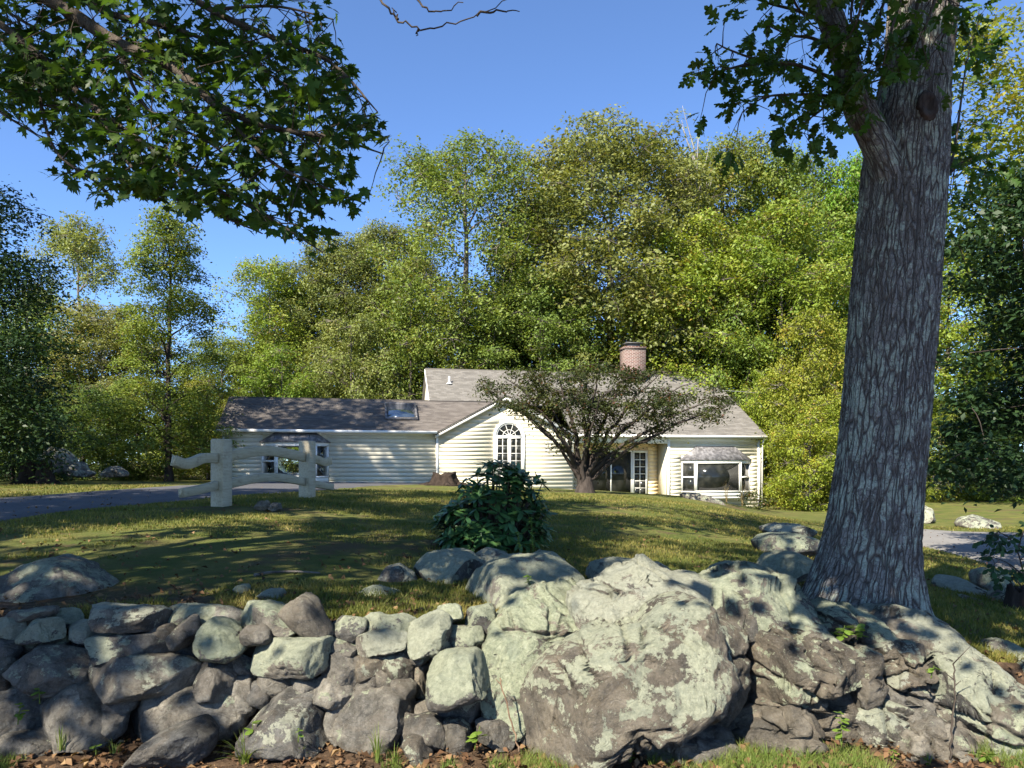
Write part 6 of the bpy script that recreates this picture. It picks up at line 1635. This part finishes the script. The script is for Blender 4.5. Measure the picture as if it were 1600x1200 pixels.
# ------------------------------------------------------------------ stumps, sticks, small plants
def stump(label, cx, cy, d, w, h, seed, hollow=True, lich=False):
    b = px(cx, cy, d); b[2] = float(terrain(b[0], d)) - .03
    r = empty('tree_stump', tuple(b)); tag(r, label, 'stump')
    n, m = 40, 14; th = np.linspace(0, 2 * math.pi, n, endpoint=False); W = w / F * d / 2; Hh = h / F * d
    zz = np.linspace(0, 1, m)
    V = []
    topv = Hh * (1 + .28 * fbm(np.stack([np.cos(th) * 2, np.sin(th) * 2, th * 0 + seed], 1), 3, seed))
    for k in zz:
        rad = W * (.62 + .38 * (1 - k) ** 2.2) * (1 + .16 * np.cos(5 * th + seed) * (1 - k * .6) + .10 * fbm(np.stack([np.cos(th) * 5, np.sin(th) * 5, th * 0 + k * 2], 1), 3, seed))
        V.append(np.stack([rad * np.cos(th), rad * np.sin(th), k * topv], 1))
    for k in (1.0, .75, .35):                       # rotten hollow inside
        rad = W * .5 * (.9 if k == 1 else .75 * (.4 + .6 * k)); V.append(np.stack([rad * np.cos(th), rad * np.sin(th), topv * k * .97], 1))
    V = np.concatenate(V); L = m + 3
    i = np.arange(L - 1)[:, None]; j = np.arange(n)[None]; k = (j + 1) % n
    Q = np.stack([i * n + j, i * n + k, (i + 1) * n + k, (i + 1) * n + j], -1).reshape(-1, 4)
    V = np.vstack([V, [[0, 0, Hh * .3]]]); T = np.array([((L - 1) * n + q, (L - 1) * n + (q + 1) % n, len(V) - 1) for q in range(n)])
    mk('stump_wood', V, [Q, T], M['rot'], r, smooth=True, world_verts=False)
    for q in range(6):
        a = q * 1.05 + seed; P = [(math.cos(a) * W * .8, math.sin(a) * W * .8, .1 * Hh), (math.cos(a) * W * 1.25, math.sin(a) * W * 1.25, .04 * Hh), (math.cos(a + .2) * W * 1.7, math.sin(a + .2) * W * 1.7, -.06)]
        mb = MB(); mb.tube(smooth_path(P, 6), np.linspace(W * .2, W * .05, 6), 7); mb.build('root', M['rot'], r, True)
    return r
stump('rotten hollow stump on the grass left of the drive', 46, 748, 25.5, 40, 34, 3)
stump('second dark stump half right of the hollow one by the drive', 70, 748, 25.3, 34, 34, 8)
stump('low wide dark stump on the lawn before the left of gable', 694, 757, 31.5, 58, 20, 5)
stump('dark broken stump in the grass at right edge below the sapling', 1588, 975, 7.4, 40, 40, 6)
lg = empty('split_log', tuple(px(1540, 972, 7.3))); tag(lg, 'grey split log lying beside the dark stump at right edge', 'log')
P = [px(1506, 958, 7.35), px(1540, 968, 7.3), px(1582, 978, 7.25)]
mb = MB(); mb.tube(smooth_path(P, 10), .06, 10); mb.build('log_wood', M['rot'], lg, True, local=False)

def stick(label, pts, r0, r1, name='fallen_stick', mat='dry_stem', side=0, seed=1, cat='stick'):
    rs = np.random.RandomState(seed); P = ppath(pts); o = empty(name, tuple(P[0])); tag(o, label, cat)
    P = P + np.vstack([np.zeros(3), rs.normal(size=(len(P) - 1, 3)) * .004])
    mb = MB(); mb.tube(P, np.linspace(r0, r1, len(P)), 6)
    for k in range(side):
        p = P[rs.randint(len(P) // 2, len(P))]; mb.tube([p, p + rs.normal(size=3) * .05 + [0, 0, .05]], [r1 * 1.2, r1 * .5], 4)
    mb.build('stem', M[mat], o, True, local=False)
    return o
stick('thin tan dead stem leaning against the ledge left side', [(811, 1175, 4.42), (800, 1130, 4.45), (786, 1080, 4.48), (782, 1060, 4.5)], .006, .004, 'dead_weed', side=1)
stick('thin dark dead stem standing before the right lichened boulder', [(1484, 1188, 4.36), (1488, 1130, 4.38), (1492, 1080, 4.4), (1491, 1038, 4.42)], .0065, .004, 'dead_weed', 'twig', side=3)
g1 = [ground_px(x, y) + [0, 0, .02] for x, y in ((398, 902), (425, 898), (460, 897), (500, 899))]
o = empty('fallen_stick', tuple(g1[0])); tag(o, 'grey curved stick lying on the shaded lawn behind wall', 'stick')
MB().tube(smooth_path(g1, 14), np.linspace(.016, .008, 14), 6).build('stem', M['bark'], o, True, local=False)

def grass_tuft(label, cx, cy, d, n, hgt, spread, seed, mat='tuft', z=None):
    rs = np.random.RandomState(seed); b = px(cx, cy, d)
    if z is not None: b[2] = z
    V, Q = [], []
    for k in range(n):
        a = rs.uniform(0, 6.28); dr = np.array([math.cos(a), math.sin(a), 0]); L = hgt * rs.uniform(.5, 1.1); sp = spread * rs.uniform(.2, 1.0)
        f = dr * rs.uniform(0, .03); w = np.cross(dr, [0, 0, 1]) * rs.uniform(.002, .0045); q0 = len(V)
        for s in np.linspace(0, 1, 6):
            c = f + dr * sp * s ** 1.8 + np.array([0, 0, L * (s - .35 * s ** 3 * sp / spread)])
            ww = w * (1 - s ** 2 * .95); V += [c - ww, c + ww]
        Q += [(q0 + 2 * i, q0 + 2 * i + 1, q0 + 2 * i + 3, q0 + 2 * i + 2) for i in range(5)]
    o = link('grass_tuft', mesh_np('grass_tuft', np.array(V), [np.array(Q)]), M[mat], None, tuple(b))
    return tag(o, label, 'grass tuft', 'grass tufts along the wall foot')
TUFTS = [('spreading pale grass tuft at wall foot right of the loose boulder', 382, 1192, 4.33, 46, .2, .17, 1), ('tall thin grass tuft against the wall, left of the pale stone', 590, 1190, 4.36, 34, .26, .07, 2), ('small grass tuft before wall left of the loose boulder', 95, 1172, 4.42, 14, .2, .05, 3),
         ('short grass tuft right beside the tall thin one', 615, 1196, 4.34, 26, .14, .05, 4), ('low grass fringe under the right half of ledge', 1200, 1195, 4.36, 30, .13, .10, 5), ('low grass fringe at ledge foot beside the leafy weed', 1260, 1194, 4.36, 26, .11, .09, 6), ('small grass clump under the cracked middle of ledge', 1120, 1196, 4.34, 24, .09, .08, 7), ('sparse grass clump below the overhanging left ledge boulder', 1020, 1196, 4.33, 20, .08, .08, 8), ('tiny grass clump near the dark dead stem', 1450, 1196, 4.33, 16, .09, .06, 9), ('tiny grass clump at wall foot left of the thin tuft', 180, 1176, 4.42, 18, .1, .06, 10), ('thin grass clump below the peaked wall stone', 470, 1186, 4.38, 14, .1, .05, 11)]
for tpl in TUFTS: grass_tuft(*tpl)
for k, (cx, lb) in enumerate(((1135, 'dry grass seedheads under the middle of right bay window'), (1160, 'dry pale grass clump at right end of bay window'))):
    d = 30.0; x = px(cx, 0, d)[0]
    grass_tuft(lb, cx, 790, d, 60, 1.0 if k == 0 else 1.25, .5, 40 + k, 'drygrass', float(terrain(x, d)))

def weed(label, cx, cy, d, hgt, nl, ls, seed, name='leafy_weed', mat='lf_weed', spire=False, z=None):
    rs = np.random.RandomState(seed); b = px(cx, cy, d)
    if z is not None: b[2] = z
    o = empty(name, tuple(b)); tag(o, label, 'weed')
    lean = rs.normal(size=2) * .12
    P = np.stack([np.linspace(0, 1, 8) ** 1.5 * lean[0] * hgt, np.linspace(0, 1, 8) ** 1.5 * lean[1] * hgt, np.linspace(0, hgt, 8)], 1)
    MB().tube(P, np.linspace(.004, .002, 8), 5).build('stem', M['tuft'] if not spire else M['lf_weed'], o, True)
    me = long_leaf_mesh(.2, .3, .3); me.materials.append(M[mat])
    for k in range(nl):
        s = rs.uniform(.3, 1.0) if not spire else rs.uniform(.35, 1); p = P[0] + np.array([lean[0] * hgt * s ** 1.5, lean[1] * hgt * s ** 1.5, hgt * s]); a = rs.uniform(0, 6.28)
        tip = np.array([math.cos(a), math.sin(a), rs.uniform(-.2, .6)]); nn = np.array([0, 0, 1.0]) + rs.normal(size=3) * .3
        Rm = leaf_frames(tip, nn); l = bpy.data.objects.new('leaf', me); COL.objects.link(l); l.parent = o
        l.matrix_local = Matrix.Translation(Vector(p)) @ Matrix(Rm.tolist()).to_4x4() @ Matrix.Scale(ls * rs.uniform(.6, 1.2), 4)
    return o
WEEDS = [('small bright weed growing from the wall, lower left', 28, 1132, 4.5, .13, 9, .05, 1), ('yellowish seedling in a gap of wall above it', 62, 1100, 4.55, .1, 7, .05, 2), ('broad-leaved weed at wall foot near the thin dead stem', 742, 1172, 4.42, .14, 9, .075, 3), ('upright leafy weed before the dark crack of ledge', 1315, 1170, 4.4, .22, 16, .05, 4), ('green creeper patch in the cleft on top of ledge', 1318, 1000, 5.0, .1, 18, .07, 5),
         ('second creeper sprig beside the cleft patch', 1340, 1000, 5.05, .09, 12, .06, 6), ('seedling at foot of the overhanging ledge boulder', 985, 1192, 4.34, .06, 10, .04, 7), ('tiny seedling before the peaked wall stone', 466, 1160, 4.36, .08, 6, .03, 8), ('small weed at wall foot beside the spreading tuft', 395, 1165, 4.42, .14, 8, .06, 9), ('low weed near lower right of the ledge', 1395, 1190, 4.35, .07, 10, .04, 10), ('weed sprig on the lichened boulder at right', 1455, 1060, 4.6, .08, 8, .045, 11), ('low weeds under the dark dead stem', 1540, 1192, 4.34, .07, 10, .045, 12), ('seedling on soil below the left wall', 150, 1180, 4.4, .06, 9, .04, 13)]
for w_ in WEEDS: weed(*w_)
for k, (cx, top, lb) in enumerate(((815, 830, 'left tall flowering weed spire before the rhododendron'), (834, 808, 'right tall flowering weed spire before the rhododendron'))):
    d = 6.4; z0 = px(cx, 890, d)[2]; weed(lb, cx, 890, d, px(cx, top, d)[2] - z0, 60, .028, 60 + k, 'weed_spire', spire=True)
weed('arching yellow-green weed spray over the broad boulder', 835, 945, 5.6, .22, 40, .035, 63, spire=True)

# sapling at the right edge
rs = np.random.RandomState(15); sp = px(1600, 960, 8.2); sp[2] = float(terrain(sp[0], 8.2))
sap = empty('sapling', tuple(sp)); tag(sap, 'small drooping sapling at right edge before the paved lane', 'sapling')
sm_ = [[(1610, 965, 8.2), (1600, 900, 8.1), (1585, 850, 8.0), (1562, 832, 7.9), (1553, 836, 7.9)], [(1600, 900, 8.1), (1575, 880, 8.0), (1550, 870, 7.9)], [(1605, 930, 8.1), (1585, 905, 8.0), (1560, 905, 7.9)], [(1590, 860, 8.0), (1600, 830, 8.0), (1620, 815, 8.0)], [(1604, 925, 8.1), (1580, 925, 7.9), (1565, 932, 7.8)]]
mb = MB(); SPth = [ppath(m) for m in sm_]
for P in SPth: mb.tube(P, np.linspace(.01, .003, len(P)), 5, cap=False)
SLv = sprays(SPth, rs, mb, step=.1, tl=(.06, .16), size=(.05, .085), per=2, nodes=3)
mb.build('stem', M['twig'], sap, True, local=False)
place_leaves(sap, SLv, [long_leaf_mesh(.2, .2, .3), long_leaf_mesh(.05, .4, .3)], M['lf_dark'], rs, 150, (1.2, 2.0))
# shrubs at the house's right corner
C = np.array([px(x, y, 30 + rs.uniform(-.4, .4)) for x, y in [(rs.uniform(1165, 1205), rs.uniform(770, 815)) for _ in range(16)]])
edge = edge_tree('corner_shrub', 'small dark purplish shrub at right corner of the house', (float(px(1185, 0, 30)[0]), 30, float(terrain(px(1185, 0, 30)[0], 30))), 1.0, .03, C, .33, M['lf_bronze'], .1, 8, 14, (1.6, 1.5, 1.4), 120)
edge['category'] = 'shrub'

# service wire
w0, w1 = px(1128, 610, 41), px(1420, 600, 46)
mid = (w0 + w1) / 2 - np.array([0, 0, .5])
wi = MB(); wi.tube(smooth_path([w0, mid, w1], 20), .014, 5); wi = wi.build('service_wire', M['wire'], None, True)
tag(wi, 'thin grey service wire running from house to the trees right', 'wire')

# ------------------------------------------------------------------ grass and litter
rs = np.random.RandomState(202)
n = 240000
d = 5.2 + (24 - 5.2) * rs.uniform(0, 1, n) ** 1.6
u = rs.uniform(-.78, .76, n)
x = u * d; y = d
dens = fbm(np.stack([x * .55, y * .55, x * 0], 1), 4, 55) + .35 * fbm(np.stack([x * 2.2, y * 2.2, x * 0], 1), 3, 56)
keep = dens > np.interp(y, [5.2, 7, 9, 14, 24], [.10, -.08, -.25, -.4, -.5])
cxp = 800 + u * F
def in_strip(x, y):
    # left drive and right lane keep clear
    e0 = np.interp(cxp, [-120, 0, 150, 300, 430, 520, 600, 690], [10.2, 11, 13.2, 15.2, 18.2, 22.5, 29, 34.5]); e1 = np.interp(cxp, [-120, 0, 100, 200, 300, 400], [15.5, 16.8, 18.5, 21, 25.5, 33])
    a = (cxp < 690) & (y > e0 - .05) & (y < e1 + .05)
    f0 = np.interp(cxp, [1370, 1440, 1500, 1560, 1640, 1900], [20, 17.4, 15.3, 13.4, 11.9, 9.5]); f1 = np.interp(cxp, [1370, 1440, 1520, 1640], [23.5, 23.1, 22.3, 21.8])
    return a | ((cxp > 1370) & (y > f0 - .05) & (y < f1 + .05))
keep &= ~in_strip(x, y)
x, y = x[keep], y[keep]; n = len(x)
z = terrain(x, y) - .01
hgt = rs.uniform(.018, .055, n) * (1 + .5 * np.clip(dens[keep], -.5, 1)) * (1 + .02 * y); wd = (.0028 + .00055 * y) * rs.uniform(.7, 1.3, n)
a = rs.uniform(0, 6.28, n); la = rs.uniform(0, 6.28, n); ln = hgt * rs.uniform(.1, 1.0, n)
B = np.stack([x, y, z], 1)
V = np.stack([B + np.stack([np.cos(a) * wd, np.sin(a) * wd, 0 * x], 1), B - np.stack([np.cos(a) * wd, np.sin(a) * wd, 0 * x], 1), B + np.stack([np.cos(la) * ln, np.sin(la) * ln, hgt], 1)], 1)
tag(mk('lawn_grass', V.reshape(-1, 3), [np.arange(3 * n).reshape(-1, 3)], M['grass']), 'short patchy grass of the shaded front lawn', 'grass', kind='stuff')

n = 6000                                            # dry leaves on the soil, in the wall's joints, few on lawn and lane
d = np.where(rs.uniform(0, 1, n) < .32, rs.uniform(4.15, 4.75, n), 5.1 + 18 * rs.uniform(0, 1, n) ** 2.6); u = rs.uniform(-.75, .75, n)
x, y = u * d, d; z = terrain(x, y) + .012 + rs.uniform(0, .012, n)
z = np.where((np.abs(u) > .48) & (y > 11), z + .06, z)
N = rs.normal(size=(n, 3)) * .6 + [0, 0, 1]; N /= np.linalg.norm(N, axis=1, keepdims=True)
LV, LQ = leaf_quads(np.stack([x, y, z], 1), N, .04 * rs.uniform(.4, 1.6, n), rs, .6, .25)
tag(mk('leaf_litter', LV, [LQ], M['litter']), 'brown fallen leaves scattered over soil, lawn and lane', 'litter', kind='stuff')

n = 26000                                           # thin verge grass in front of wall and ledge
u = rs.uniform(-.72, .72, n); d = rs.uniform(4.18, 4.55, n); x, y = u * d, d
m = fbm(np.stack([x * 1.6, y * 1.6, x * 0], 1), 3, 91) + np.interp(u, [-.7, -.1, .08, .5, .7], [-.10, -.06, .14, .12, .0])
k = m > .02; x, y, m = x[k], y[k], m[k]; n = len(x); z = terrain(x, y) - .005
hgt = rs.uniform(.02, .075, n) * (1 + m); wd = .0022 * rs.uniform(.6, 1.3, n); a = rs.uniform(0, 6.28, n); la = rs.uniform(0, 6.28, n); ln = hgt * rs.uniform(.1, 1.1, n)
B = np.stack([x, y, z], 1); W = np.stack([np.cos(a) * wd, np.sin(a) * wd, 0 * x], 1)
V = np.stack([B + W, B - W, B + np.stack([np.cos(la) * ln, np.sin(la) * ln, hgt], 1)], 1)
tag(mk('verge_grass', V.reshape(-1, 3), [np.arange(3 * n).reshape(-1, 3)], M['tuft']), 'thin yellow-green grass on the verge below wall and ledge', 'grass', kind='stuff')
